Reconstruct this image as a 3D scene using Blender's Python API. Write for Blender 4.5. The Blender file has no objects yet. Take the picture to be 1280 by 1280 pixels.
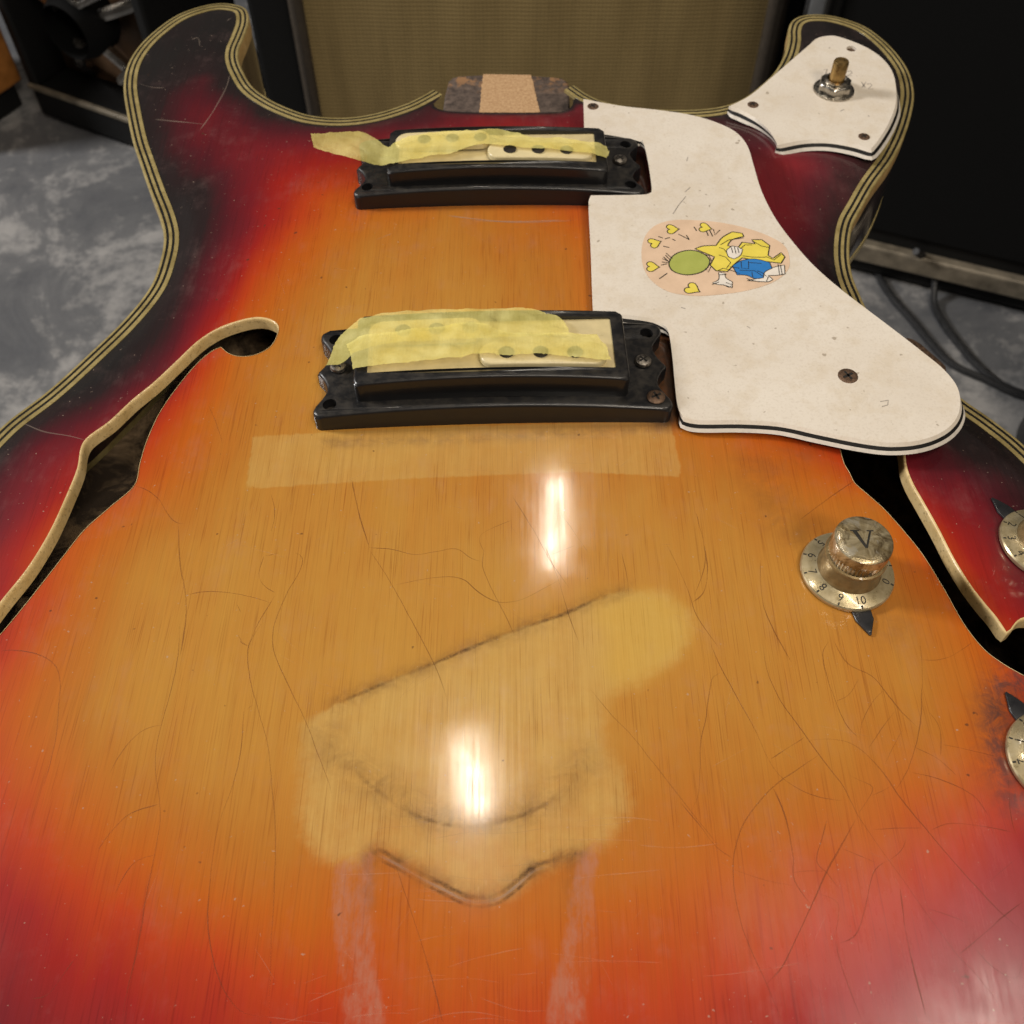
# ------------------------------------------------------------------ setup
import bpy, bmesh, math, random
import numpy as np
from mathutils import Vector, Matrix
from mathutils.geometry import delaunay_2d_cdt, tessellate_polygon
random.seed(7); rng=np.random.default_rng(7)
scene=bpy.context.scene
GZ=0.52                       # height of the guitar's top above the floor
MM=0.001
cam_d=bpy.data.cameras.new('camera'); cam=bpy.data.objects.new('camera',cam_d); scene.collection.objects.link(cam)
cam.location=(0,0,GZ+0.235); cam.rotation_euler=(math.radians(90-54.5),0,0)
cam_d.sensor_width=36; cam_d.lens=36; cam_d.clip_start=0.01; cam_d.clip_end=60
cam_d.dof.use_dof=True; cam_d.dof.focus_distance=0.275; cam_d.dof.aperture_fstop=30
scene.camera=cam
world=bpy.data.worlds.new('World'); scene.world=world; world.use_nodes=True
bg=world.node_tree.nodes['Background']; bg.inputs[0].default_value=(1.0,0.90,0.80,1); bg.inputs[1].default_value=.06
scene.view_settings.view_transform='Standard'; scene.view_settings.look='None'; scene.view_settings.gamma=1; scene.view_settings.exposure=0
def area(name,loc,target,sx,sy,power,col,spread=180):
    d=bpy.data.lights.new(name,'AREA'); d.shape='RECTANGLE'; d.size=sx; d.size_y=sy; d.energy=power; d.color=col; d.spread=math.radians(spread)
    o=bpy.data.objects.new(name,d); scene.collection.objects.link(o); o.location=loc
    o.rotation_euler=(Vector(target)-Vector(loc)).to_track_quat('-Z','Y').to_euler(); return o
def lamp(x,y,sx,sy,h,power,aim=(0,.2),col=(1.0,.89,.75)):
    return area('ceiling_or_fill_lamp',(x,y,GZ+h),(aim[0],aim[1],GZ),sx,sy,power,col)
lamp(.092,1.22,.030,.20,1.5,1.25)
lamp(-.072,.66,.030,.14,1.5,1.25)
lamp(.45,-.20,1.4,.07,1.6,11.0,(.1,.15))
lamp(-2.6,.75,.5,.5,1.5,76.0,(-.6,.8),(1.0,.97,.94))  # fill lamp added out of view at the left to brighten floor and background
lamp(.60,-1.0,.4,.3,1.5,13.0,(0,.4))  # fill lamp added behind the camera for the grille cloth and f-hole inside
# ------------------------------------------------------------------ measured outlines in millimetres, y towards the neck
OUTER = [(-33.0,390.8),(-37.7,385.9),(-44.0,380.5),(-56.3,373.8),(-68.7,371.1),(-81.6,372.7),(-92.3,378.3),(-101.1,385.1),(-108.3,393.1),(-113.5,403.2),(-117.2,412.9),(-118.4,421.0),(-117.7,431.2),(-117.4,443.0),(-119.6,453.1),(-123.5,457.2),(-132.9,459.3),(-142.5,455.8),(-151.2,448.3),(-158.8,434.4),(-163.0,421.0),(-164.2,407.4),(-162.3,392.6),(-157.1,374.9),(-150.1,354.4),(-144.2,340.1),(-137.1,323.4),(-129.9,307.1),(-126.6,296.8),(-125.5,285.1),(-126.3,271.0),(-131.5,255.5),(-140.0,238.7),(-149.0,222.7),(-159.8,207.0),(-178.0,165.0),(-198.0,125.0),(-206.0,85.0),(-203.0,40.0),(-186.0,-2.0),(-155.0,-36.0),(-110.0,-57.0),(-55.0,-67.0),(0.0,-70.0),(55.0,-67.0),(110.0,-57.0),(155.0,-36.0),(186.0,-2.0),(203.0,40.0),(206.0,85.0),(197.0,125.0),(176.0,165.0),(157.9,200.2),(150.8,210.6),(143.7,219.3),(132.9,236.5),(122.2,257.9),(120.7,266.5),(119.9,277.1),(121.1,288.9),(125.0,303.5),(130.7,314.4),(138.2,327.7),(148.3,343.1),(156.4,358.7),(162.8,374.4),(167.0,388.5),(168.4,403.2),(166.8,416.0),(162.9,428.6),(157.3,439.0),(150.6,445.0),(142.4,449.0),(134.6,449.7),(128.9,448.0),(124.6,443.6),(122.1,436.4),(120.8,428.6),(117.2,416.6),(110.8,403.2),(103.3,393.1),(94.7,383.9),(86.9,379.4),(78.5,377.2),(64.7,376.6),(49.8,378.3),(38.2,382.2),(31.8,387.1),(26.1,394.0)]
POCKET_EDGE = [(-32.5,380.0),(-30.4,377.2),(-25.8,375.5),(-13.0,374.6),(0.0,374.4),(13.0,374.6),(21.5,375.5),(24.2,378.3),(26.1,385.1)]
FHOLE_L_VIS = [(-137.6,140.1),(-133.2,151.0),(-130.4,163.0),(-129.1,175.8),(-128.6,186.2),(-129.5,197.3),(-123.4,205.2),(-118.4,213.6),(-113.0,220.9),(-107.0,230.9),(-102.2,238.8),(-96.8,244.1),(-89.9,247.4),(-83.7,248.5),(-78.8,246.8),(-76.3,243.8),(-76.0,239.6),(-77.5,234.2),(-81.8,230.7),(-87.1,230.2),(-91.0,232.0),(-93.9,235.0),(-96.2,233.7),(-100.2,228.3),(-105.0,217.1),(-108.1,206.8),(-109.5,195.6),(-109.6,187.0),(-109.4,178.7),(-114.8,170.9),(-120.1,163.4),(-124.0,154.2),(-127.2,146.2),(-130.8,137.6),(-134.4,129.8)]
FHOLE_R_IN = [(98.6,191.1),(98.6,182.8),(99.3,179.3),(102.4,175.0),(106.0,169.9),(110.9,160.3),(113.6,153.7),(116.5,143.3),(119.1,132.5),(122.4,125.2),(126.5,120.9),(130.8,117.8)]
FHOLE_R_OUT = [(136.2,135.4),(133.3,133.7),(131.3,131.5),(130.0,130.7),(128.7,135.0),(126.5,139.7),(124.1,145.9),(122.0,154.0),(120.4,163.5),(118.4,173.2),(116.9,180.5)]
GUARD = [(27.8,362.8),(42.5,358.1),(56.1,355.5),(68.3,352.3),(77.7,347.5),(84.4,341.3),(87.6,333.2),(88.4,321.4),(89.2,306.3),(91.7,291.9),(95.5,279.9),(101.1,266.6),(107.7,255.5),(115.2,244.9),(123.2,233.8),(128.6,226.0),(133.0,219.1),(135.3,212.4),(134.8,205.8),(132.0,199.3),(126.9,194.3),(119.4,190.9),(110.7,189.9),(102.4,191.1),(90.6,194.3),(79.6,197.5),(68.2,198.5),(55.7,198.5),(51.4,199.3),(49.8,202.5),(49.6,211.0),(49.9,224.6),(49.7,234.6),(48.7,238.2),(45.6,241.1),(36.4,243.1),(26.2,244.6),(26.1,246.4),(26.7,274.8),(27.1,299.9),(28.1,303.6),(47.8,304.1),(49.8,305.4),(50.1,308.1),(49.9,323.3),(49.0,335.2),(47.9,337.6),(37.7,341.3),(27.3,343.3),(27.6,353.8)]
PLATE = [(134.1,421.9),(138.4,422.3),(144.2,419.0),(151.4,412.2),(156.0,403.6),(157.6,394.4),(156.6,383.5),(153.7,371.3),(148.6,359.5),(142.5,348.8),(138.1,342.4),(132.2,345.6),(123.0,348.3),(113.2,348.0),(102.6,344.8),(100.9,352.9),(96.7,362.0),(91.6,367.9),(86.9,370.4),(95.8,377.4),(106.9,390.7),(117.2,403.6),(126.5,415.1),(130.5,420.0)]
PLATE_SCREWS = [(143.9,412.2),(96.6,371.4),(136.9,350.1)]
NUT = [(130.8,381.5)]
PLATE_MARKS = [[(129.3,396.2),(130.9,396.9),(129.5,392.5)],[(138.9,395.1),(140.6,395.5),(140.7,394.0),(138.2,391.8),(140.3,392.0)],[(143.3,387.5),(144.1,383.5)],[(145.2,387.5),(142.8,383.5)],[(145.2,385.7),(146.7,386.6),(147.1,385.0),(145.0,382.5),(147.1,382.6)],[(141.2,364.1),(141.8,363.5)],[(130.8,367.0),(132.5,368.2)]]
GUARD_SCREWS = [(31.3,357.8),(103.0,216.3)]
GUARD_MARKS = [[(63.9,308.1),(61.8,305.4)],[(61.9,303.0),(58.8,298.1),(56.4,293.3)],[(64.8,325.8),(64.2,323.3)],[(74.9,237.8),(75.8,236.9)],[(110.7,205.8),(113.3,206.4),(112.7,204.5),(110.8,203.8)],[(54.7,246.4),(56.1,245.8)]]
STICKER = [(45.2,279.9),(49.3,286.7),(55.8,289.8),(64.3,289.8),(73.2,288.4),(80.7,285.8),(88.0,281.6),(92.8,276.5),(93.5,269.9),(92.0,264.2),(86.8,258.7),(78.7,254.8),(68.9,252.5),(59.2,251.8),(50.9,254.0),(45.5,260.3),(43.7,269.1)]
HEARTS = [(55.3,285.0),(66.7,285.8),(48.6,277.8),(46.9,265.8),(59.2,255.1)]
DASHES = [[(50.2,281.2),(51.7,280.4)],[(52.3,279.9),(54.2,280.7)],[(54.9,279.9),(55.9,279.0)],[(51.5,276.2),(53.5,275.5)],[(57.3,282.4),(60.7,279.5)],[(60.7,279.5),(59.9,281.9)],[(63.0,286.3),(63.7,284.1)],[(67.0,284.1),(67.4,281.6)],[(68.2,284.6),(68.9,281.2)],[(69.6,285.0),(69.7,281.9),(71.8,284.6)],[(48.8,259.9),(51.7,262.6)],[(51.1,270.7),(52.6,268.3)],[(49.9,266.6),(52.1,267.3)]]
FIG_GREEN = [(52.6,266.6),(54.0,270.7),(57.0,273.2),(61.0,274.0),(64.6,272.4),(66.5,269.1),(65.1,265.0),(62.0,262.6),(57.6,261.8),(53.9,263.4)]
FIG_YELLOW = [(62.1,274.8),(65.1,276.2),(69.5,276.5),(72.2,280.7),(75.9,283.6),(79.2,282.9),(79.6,281.2),(75.4,279.5),(73.4,276.5),(76.5,274.8),(78.6,278.2),(82.9,277.3),(82.1,279.5),(85.5,279.5),(87.8,276.5),(86.5,271.5),(87.9,269.9),(91.1,272.9),(92.1,270.7),(90.3,267.5),(86.0,268.3),(81.8,269.1),(77.6,270.2),(75.0,267.5),(71.8,263.4),(68.0,263.8),(66.4,266.6),(68.3,270.7)]
FIG_BLUE = [(73.8,266.3),(77.4,268.9),(81.9,269.6),(86.5,267.9),(86.9,265.0),(84.2,263.1),(83.3,260.3),(80.5,259.9),(78.0,261.5),(74.8,261.8)]
FIG_WHITE1 = [(68.8,263.1),(70.9,262.6),(70.9,260.3),(72.8,258.4),(72.4,255.5),(69.9,256.8),(67.8,257.1),(66.1,257.9),(68.4,259.5)]
FIG_WHITE2 = [(84.2,263.1),(87.3,265.4),(91.3,266.6),(90.8,262.2),(87.8,261.5),(85.1,261.5),(86.4,259.5),(84.6,258.4),(80.4,258.7),(77.7,259.0),(81.1,259.9),(83.3,260.3)]
FIG_WHITE3 = [(72.8,274.0),(75.0,276.2),(76.9,275.7),(78.3,274.5),(77.2,271.5),(74.7,269.6),(73.0,270.7)]
RING_B = [(-60.0,198.4),(47.4,202.7)]
RING_N = [(-58.2,306.8),(48.8,313.4)]
RING_B_TOP = [(-58.7,197.7),(46.5,200.7),(46.1,235.7),(-57.1,231.4)]
RING_N_TOP = [(-56.2,303.3),(46.1,301.2),(46.9,331.1),(-48.9,334.5)]
FRAME_B = [(-46.7,205.5),(34.6,206.3),(34.2,234.0),(-47.0,234.0)]
COVER_B = [(-43.2,209.2),(30.3,210.1),(30.3,230.9),(-42.2,230.9)]
FRAME_N = [(-44.9,304.9),(34.2,305.2),(32.7,329.0),(-43.1,331.5)]
BSCREWS = [(-52.7,217.5),(39.8,219.6),(41.3,203.7),(-54.5,201.1),(41.1,234.0)]
NSCREWS = [(39.1,320.9),(-52.0,305.0),(40.9,305.9),(46.3,323.1)]
BPOLES = [(-44.5,229.6),(-32.5,228.2),(-22.7,229.1),(-12.3,229.4),(-1.8,217.2),(8.8,216.8),(19.4,216.1)]
NPOLES = [(-30.2,326.2),(-20.4,327.5),(-10.3,329.1),(-0.0,317.9),(10.0,316.9),(20.3,315.3)]
TAPE_A = [(-55.8,213.7),(-54.7,218.0),(-53.6,223.8),(-51.5,226.9),(-48.7,229.0),(-40.1,232.1),(-36.2,234.2),(-31.3,234.5),(-23.3,234.2),(-15.3,232.8),(-7.4,234.4),(0.6,233.9),(7.6,232.8),(14.4,229.7),(16.8,225.8),(17.0,222.1),(-1.3,220.0),(-20.7,219.3),(-40.0,218.0),(-47.1,216.0),(-51.2,214.2)]
TAPE_B = [(-50.1,220.9),(-35.4,222.5),(-20.9,224.3),(-11.1,225.7),(0.6,222.0),(16.2,222.5),(25.4,221.6),(26.5,218.8),(28.0,216.8),(29.0,210.9),(17.8,211.8),(8.2,212.8),(-1.3,212.0),(-10.9,212.8),(-25.1,211.2),(-39.3,209.9),(-46.9,209.2),(-47.5,212.8),(-48.2,215.7)]
TAPE_N = [(-44.6,321.2),(-39.8,325.0),(-33.2,328.0),(-20.7,328.7),(-10.5,329.3),(-2.5,329.9),(6.5,326.8),(17.8,325.5),(29.0,323.1),(34.1,322.7),(35.0,319.4),(33.7,315.3),(23.2,317.2),(12.0,318.1),(-0.3,319.4),(-11.5,320.9),(-22.6,317.2),(-33.6,315.0),(-40.2,313.2),(-44.0,312.4)]
TAPE_FLAP = [[(-44.6,321.2),(-50.9,325.3),(-58.9,325.0),(-65.5,322.2),(-71.4,320.1)],[(-44.0,312.4),(-48.6,310.6),(-58.2,311.2),(-64.5,312.5),(-69.8,313.7)]]
KNOBS = [(90.6,147.8),(149.1,159.1),(132.0,94.9)]
POINTERS = [(92.6,130.2),(139.7,173.9),(126.1,110.4)]
KNOB_W = [(78.7,149.3),(103.4,147.3)]
CAPTOP = [(86.0,150.5),(99.8,149.4)]
HEEL = [(-29.5,389.7),(-29.0,403.2),(-27.7,414.7),(-25.0,417.5),(-14.1,418.4),(-3.2,418.4),(7.7,418.0),(21.1,416.5),(23.8,414.7),(24.8,411.0),(24.8,402.0),(24.7,389.7)]
HEEL_WOOD = [(-12.7,418.4),(8.4,417.8),(11.9,389.7),(-13.9,389.7)]
BRACKET = [(131.0,245.7),(135.8,245.7),(141.6,234.3),(141.4,230.4)]
G_TAPE = [(-77.4,196.0),(-52.6,197.3),(-4.8,199.6),(47.8,201.8),(49.3,180.4),(18.6,181.9),(-18.5,180.2),(-76.3,176.3)]
G_BRIDGE = [(-51.5,103.7),(-45.4,107.7),(-38.3,111.7),(-30.2,115.6),(-20.0,120.2),(-9.5,125.2),(2.1,130.3),(14.0,134.8),(22.0,138.8),(29.2,141.4),(37.2,141.8),(44.0,138.9),(46.9,133.2),(45.2,126.5),(40.3,120.1),(32.3,114.8),(26.4,112.5),(23.4,108.7),(22.9,99.8),(25.7,92.2),(27.4,83.9),(24.4,77.7),(18.1,73.0),(12.0,70.9),(6.0,68.4),(0.1,63.9),(-4.9,62.5),(-11.6,63.1),(-18.4,66.7),(-24.6,70.5),(-30.7,73.3),(-33.6,71.7),(-40.7,70.1),(-46.7,74.3),(-49.5,83.1),(-50.1,92.2)]
G_DISC = [(22.0,137.7),(29.1,140.9),(37.2,141.4),(43.9,138.3),(46.4,133.2),(44.7,126.5),(39.3,120.1),(31.3,115.0),(25.6,113.8),(23.1,120.0),(24.4,126.5),(21.8,133.1)]
G_TAIL = [[(-39.8,69.2),(-34.5,72.6),(-31.1,73.0),(-31.0,65.9),(-30.8,57.9),(-29.7,48.7),(-28.3,42.8),(-26.1,37.0),(-35.0,37.0),(-36.1,44.2),(-38.2,53.2),(-39.8,61.1)],[(12.9,71.7),(14.6,70.9),(13.1,64.3),(12.0,57.1),(10.2,49.4),(8.0,42.7),(6.4,37.0),(15.7,37.0),(15.6,42.7),(17.4,49.4),(18.5,54.0),(17.8,65.9),(19.9,74.3)]]
M_LINE = [(-32.1,71.7),(-30.5,73.0),(-26.3,70.9),(-21.0,68.0),(-15.0,65.1),(-9.9,62.8),(-6.1,62.5),(-2.4,63.6),(1.8,66.7),(5.2,69.4),(10.3,70.9),(14.7,72.6)]
TOP_LINE = [(-43.7,109.2),(-38.3,111.7),(-30.2,115.6),(-20.0,120.2),(-9.5,125.2),(2.1,130.3),(14.0,134.8),(24.1,140.0),(31.2,142.3)]
ARC_LINE = [(-45.6,100.8),(-43.2,95.0),(-37.6,93.1),(-31.9,88.5),(-25.4,83.9),(-17.3,80.8),(-8.6,79.9),(0.1,81.7),(7.2,84.8),(13.5,89.4),(18.1,94.0)]
M_SIDE = [[(-32.1,71.7),(-32.3,65.9),(-31.5,61.1)],[(14.2,71.7),(13.2,65.9),(12.1,59.4)]]
KNOB_GRIME = [(130.2,115.6),(125.1,116.1),(121.4,109.8),(119.0,101.2),(117.6,92.0),(119.1,85.1)]
CRACKS = [[(-109.4,178.7),(-104.8,176.4),(-100.8,172.8),(-97.4,167.8),(-94.5,164.8),(-92.2,164.1)],[(-93.6,164.3),(-92.3,157.7),(-90.5,150.4),(-87.7,142.4),(-85.9,134.8),(-85.4,128.2),(-85.2,122.6)],[(-87.0,140.7),(-82.6,141.8),(-75.9,141.4),(-70.5,140.3),(-64.0,138.2)],[(-68.0,153.2),(-65.0,153.6),(-63.9,154.1)],[(-68.0,153.2),(-68.5,147.4),(-67.0,143.9),(-63.3,141.3)],[(-63.2,140.5),(-64.0,138.2),(-66.4,132.1),(-68.0,125.6),(-67.9,122.5)],[(-73.1,138.0),(-71.1,134.6)],[(-71.3,128.9),(-69.9,126.4),(-67.9,125.2)],[(-59.4,154.0),(-57.3,152.7),(-57.3,149.1),(-60.3,140.4),(-62.1,132.1),(-61.9,126.4),(-60.8,122.4)],[(-69.0,174.4),(-67.2,169.5),(-66.8,163.8),(-67.2,161.0)],[(-93.1,209.2),(-89.7,202.2),(-86.9,195.5),(-86.1,193.3)],[(-133.0,125.1),(-128.6,125.2),(-124.0,124.3),(-121.2,123.3)],[(-87.0,132.0),(-85.8,122.8),(-85.7,112.3),(-86.2,104.7),(-86.3,97.4),(-85.4,91.9),(-83.0,85.0),(-81.7,79.1),(-81.5,71.9),(-81.6,63.6),(-81.2,51.8),(-81.7,43.1),(-81.5,37.1)],[(-86.1,103.7),(-90.4,102.4),(-94.0,97.9),(-96.3,91.2)],[(-82.8,83.7),(-89.0,81.7),(-93.0,76.9),(-94.9,72.7)],[(-81.2,72.0),(-85.2,70.8),(-87.4,67.7),(-88.8,63.0)],[(-133.0,125.2),(-128.0,125.0),(-121.7,123.5),(-117.3,120.6),(-115.0,117.0),(-113.5,111.0),(-111.6,99.3),(-111.4,88.3)],[(-65.7,131.8),(-67.8,126.3),(-67.7,121.7),(-65.5,113.8),(-62.4,106.2),(-59.0,97.3),(-56.9,87.9),(-54.9,78.9),(-53.6,69.0),(-52.6,57.5),(-51.7,46.7),(-50.6,37.6)],[(-70.7,127.2),(-69.3,125.5),(-68.0,125.3)],[(-65.7,107.5),(-64.4,108.9)],[(-66.4,107.1),(-65.6,95.7),(-66.4,87.2),(-68.0,79.0),(-68.1,71.8),(-67.6,63.5),(-66.8,56.9),(-64.7,50.5),(-61.6,44.3),(-57.7,40.0),(-54.8,38.7),(-50.9,38.5)],[(-62.0,131.7),(-61.8,125.3),(-58.6,118.2),(-53.6,109.5),(-49.6,102.1),(-47.1,96.4),(-43.7,89.4),(-42.1,84.8)],[(-94.4,50.0),(-96.7,45.6),(-98.7,42.6),(-101.9,42.0)],[(-39.6,155.6),(-33.2,145.3),(-27.5,134.8),(-22.6,125.4),(-19.9,120.0),(-17.3,113.8),(-16.2,109.7)],[(-39.6,155.6),(-32.8,155.0),(-26.6,153.3),(-20.4,154.3),(-15.3,155.3),(-11.1,151.9),(-8.0,151.0)],[(-31.6,143.5),(-24.1,145.3),(-17.1,146.2),(-13.0,145.3),(-8.9,141.2),(-3.8,138.3),(2.1,138.8),(8.2,142.3),(12.2,144.7)],[(-7.6,155.6),(-8.0,149.4),(-4.4,140.0),(-0.8,132.0),(0.6,128.1)],[(8.9,156.8),(11.3,149.4),(13.2,142.3),(14.9,134.3),(17.5,125.4)],[(10.4,153.1),(17.2,156.2)],[(-26.2,69.2),(-23.2,61.8),(-19.8,53.2),(-16.6,44.2),(-14.3,37.0)],[(19.9,112.7),(24.2,106.6),(29.4,100.3),(34.3,93.1),(39.8,84.8),(47.5,73.5)],[(42.6,156.9),(45.0,149.5),(47.2,141.2),(48.5,134.3),(53.5,124.4)],[(52.9,156.9),(53.1,149.6),(51.2,141.2),(47.9,138.3)],[(30.0,154.3),(31.0,145.9),(31.1,140.0)],[(51.2,126.1),(53.4,118.4),(56.8,109.3),(59.5,102.2),(61.5,95.2),(63.7,90.8),(68.1,87.1),(72.8,85.3),(77.6,84.6)],[(53.7,117.7),(50.9,116.7),(49.1,110.9),(47.6,104.5),(46.0,99.8),(45.1,92.9),(43.8,85.6),(41.7,82.0)],[(64.9,127.1),(64.8,118.5),(67.2,109.4),(70.1,103.8),(72.3,99.5),(75.6,93.1),(78.6,87.9),(80.5,81.4),(83.0,76.2),(85.9,70.4),(88.1,66.4),(91.6,59.3),(96.2,51.0),(100.1,45.9),(102.8,41.2),(103.8,37.8)],[(62.1,94.7),(66.9,97.6),(71.3,100.3)],[(73.9,95.7),(69.0,92.6),(61.8,87.8),(56.0,82.0),(52.6,77.1),(50.3,70.9),(49.7,65.0),(50.1,57.9),(51.9,51.1),(54.2,44.5),(56.4,37.6)],[(72.3,99.5),(77.5,99.9),(82.5,98.8),(85.6,96.1),(88.9,91.3),(91.3,85.8),(95.9,78.0),(101.4,69.2),(107.9,60.1),(112.4,55.4)],[(39.4,84.1),(43.1,79.2),(46.7,73.6),(50.1,71.1)],[(50.0,68.6),(54.7,66.9),(58.6,65.8),(63.1,65.1)],[(61.8,87.8),(63.4,82.0),(63.9,76.4),(64.0,71.0),(63.4,66.3),(66.2,61.1)],[(63.6,68.0),(67.8,68.3),(71.2,68.3)],[(73.2,80.0),(71.4,75.8),(69.1,70.3),(71.1,67.8),(73.2,64.4)],[(80.4,80.7),(75.7,74.4),(71.2,68.3),(66.6,61.1),(62.1,54.2),(57.9,48.1),(54.2,44.8)],[(83.3,77.8),(89.0,78.1),(95.0,78.3)],[(96.9,77.7),(101.2,79.3),(107.4,79.0),(116.2,77.5)],[(75.5,73.3),(79.3,71.7),(82.8,70.2)],[(85.3,70.7),(82.1,68.7),(79.9,64.4),(77.4,58.6),(74.6,54.2),(71.1,53.0)],[(70.5,53.6),(70.5,50.0),(71.5,44.6),(73.2,37.1)],[(68.3,63.4),(72.5,61.3),(70.3,54.2)],[(87.0,64.5),(86.2,56.2),(86.3,47.6),(86.9,37.7)],[(85.2,70.4),(89.3,73.1),(90.9,75.9)],[(83.3,127.2),(85.8,120.3),(91.3,117.0),(94.1,112.1),(96.8,107.2),(100.0,103.1)],[(82.5,127.2),(79.9,123.7),(79.8,116.9),(80.8,109.5),(82.5,103.1),(84.9,100.0)],[(80.8,109.9),(84.2,111.5),(87.7,116.1)],[(93.6,113.3),(89.8,109.6),(86.0,103.9),(84.9,100.0)],[(95.4,107.6),(90.5,102.4),(86.6,97.7)],[(95.8,102.4),(91.4,96.2),(89.3,93.1)],[(80.6,90.8),(82.8,89.4),(85.7,87.9),(83.2,84.3),(80.9,81.4)],[(84.6,85.7),(87.3,86.8),(90.1,88.3)],[(104.8,121.9),(108.7,121.7),(113.8,123.4),(119.9,127.2)],[(104.9,98.7),(109.5,97.8),(117.8,95.8)],[(97.4,98.2),(101.0,96.3),(103.2,94.8),(106.5,90.7)],[(95.2,91.7),(101.0,90.3),(106.2,88.1),(109.8,85.3),(111.5,81.0)],[(106.1,127.6),(104.7,118.9),(102.5,110.5),(100.4,103.3),(95.0,92.5),(90.9,87.2)],[(103.6,107.3),(105.3,103.3),(103.7,95.6)],[(114.3,62.1),(108.9,58.8),(102.4,54.4),(96.8,50.7)],[(92.1,60.3),(96.2,59.0),(100.4,57.2)],[(100.5,52.5),(102.9,48.9),(108.0,45.9),(110.3,49.6)],[(118.9,90.5),(117.4,84.6),(116.6,78.9),(116.9,76.1)],[(115.2,71.3),(110.0,67.9),(107.4,65.9)],[(-46.2,179.1),(-43.3,167.7),(-39.2,155.5)],[(0.0,173.3),(5.6,162.2),(10.9,150.3),(15.4,142.6)],[(13.5,167.6),(20.8,154.2)],[(51.9,167.8),(52.8,151.7),(48.6,140.2)],[(67.8,151.8),(66.7,136.6),(71.5,120.2)],[(81.0,165.5),(91.8,174.3),(100.0,180.5)],[(0.0,164.9),(-8.9,159.5),(-7.7,154.2)]]
SCRATCHES = [[(-119.0,401.1),(-119.2,389.6),(-121.4,372.8),(-124.2,360.6)],[(-155.6,394.6),(-149.7,391.6),(-144.4,391.0)],[(-144.1,368.9),(-133.4,366.6),(-122.9,364.4)],[(-140.2,427.9),(-137.8,429.9),(-135.5,422.8)],[(-125.2,446.8),(-127.5,443.6)],[(-152.4,207.9),(-144.0,203.1),(-136.1,200.5),(-129.2,197.8)],[(-14.8,296.6),(2.0,296.0),(17.6,296.9)],[(-47.7,286.4),(-42.3,289.8)],[(-22.9,299.5),(0.0,295.6),(21.4,296.7)]]
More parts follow.
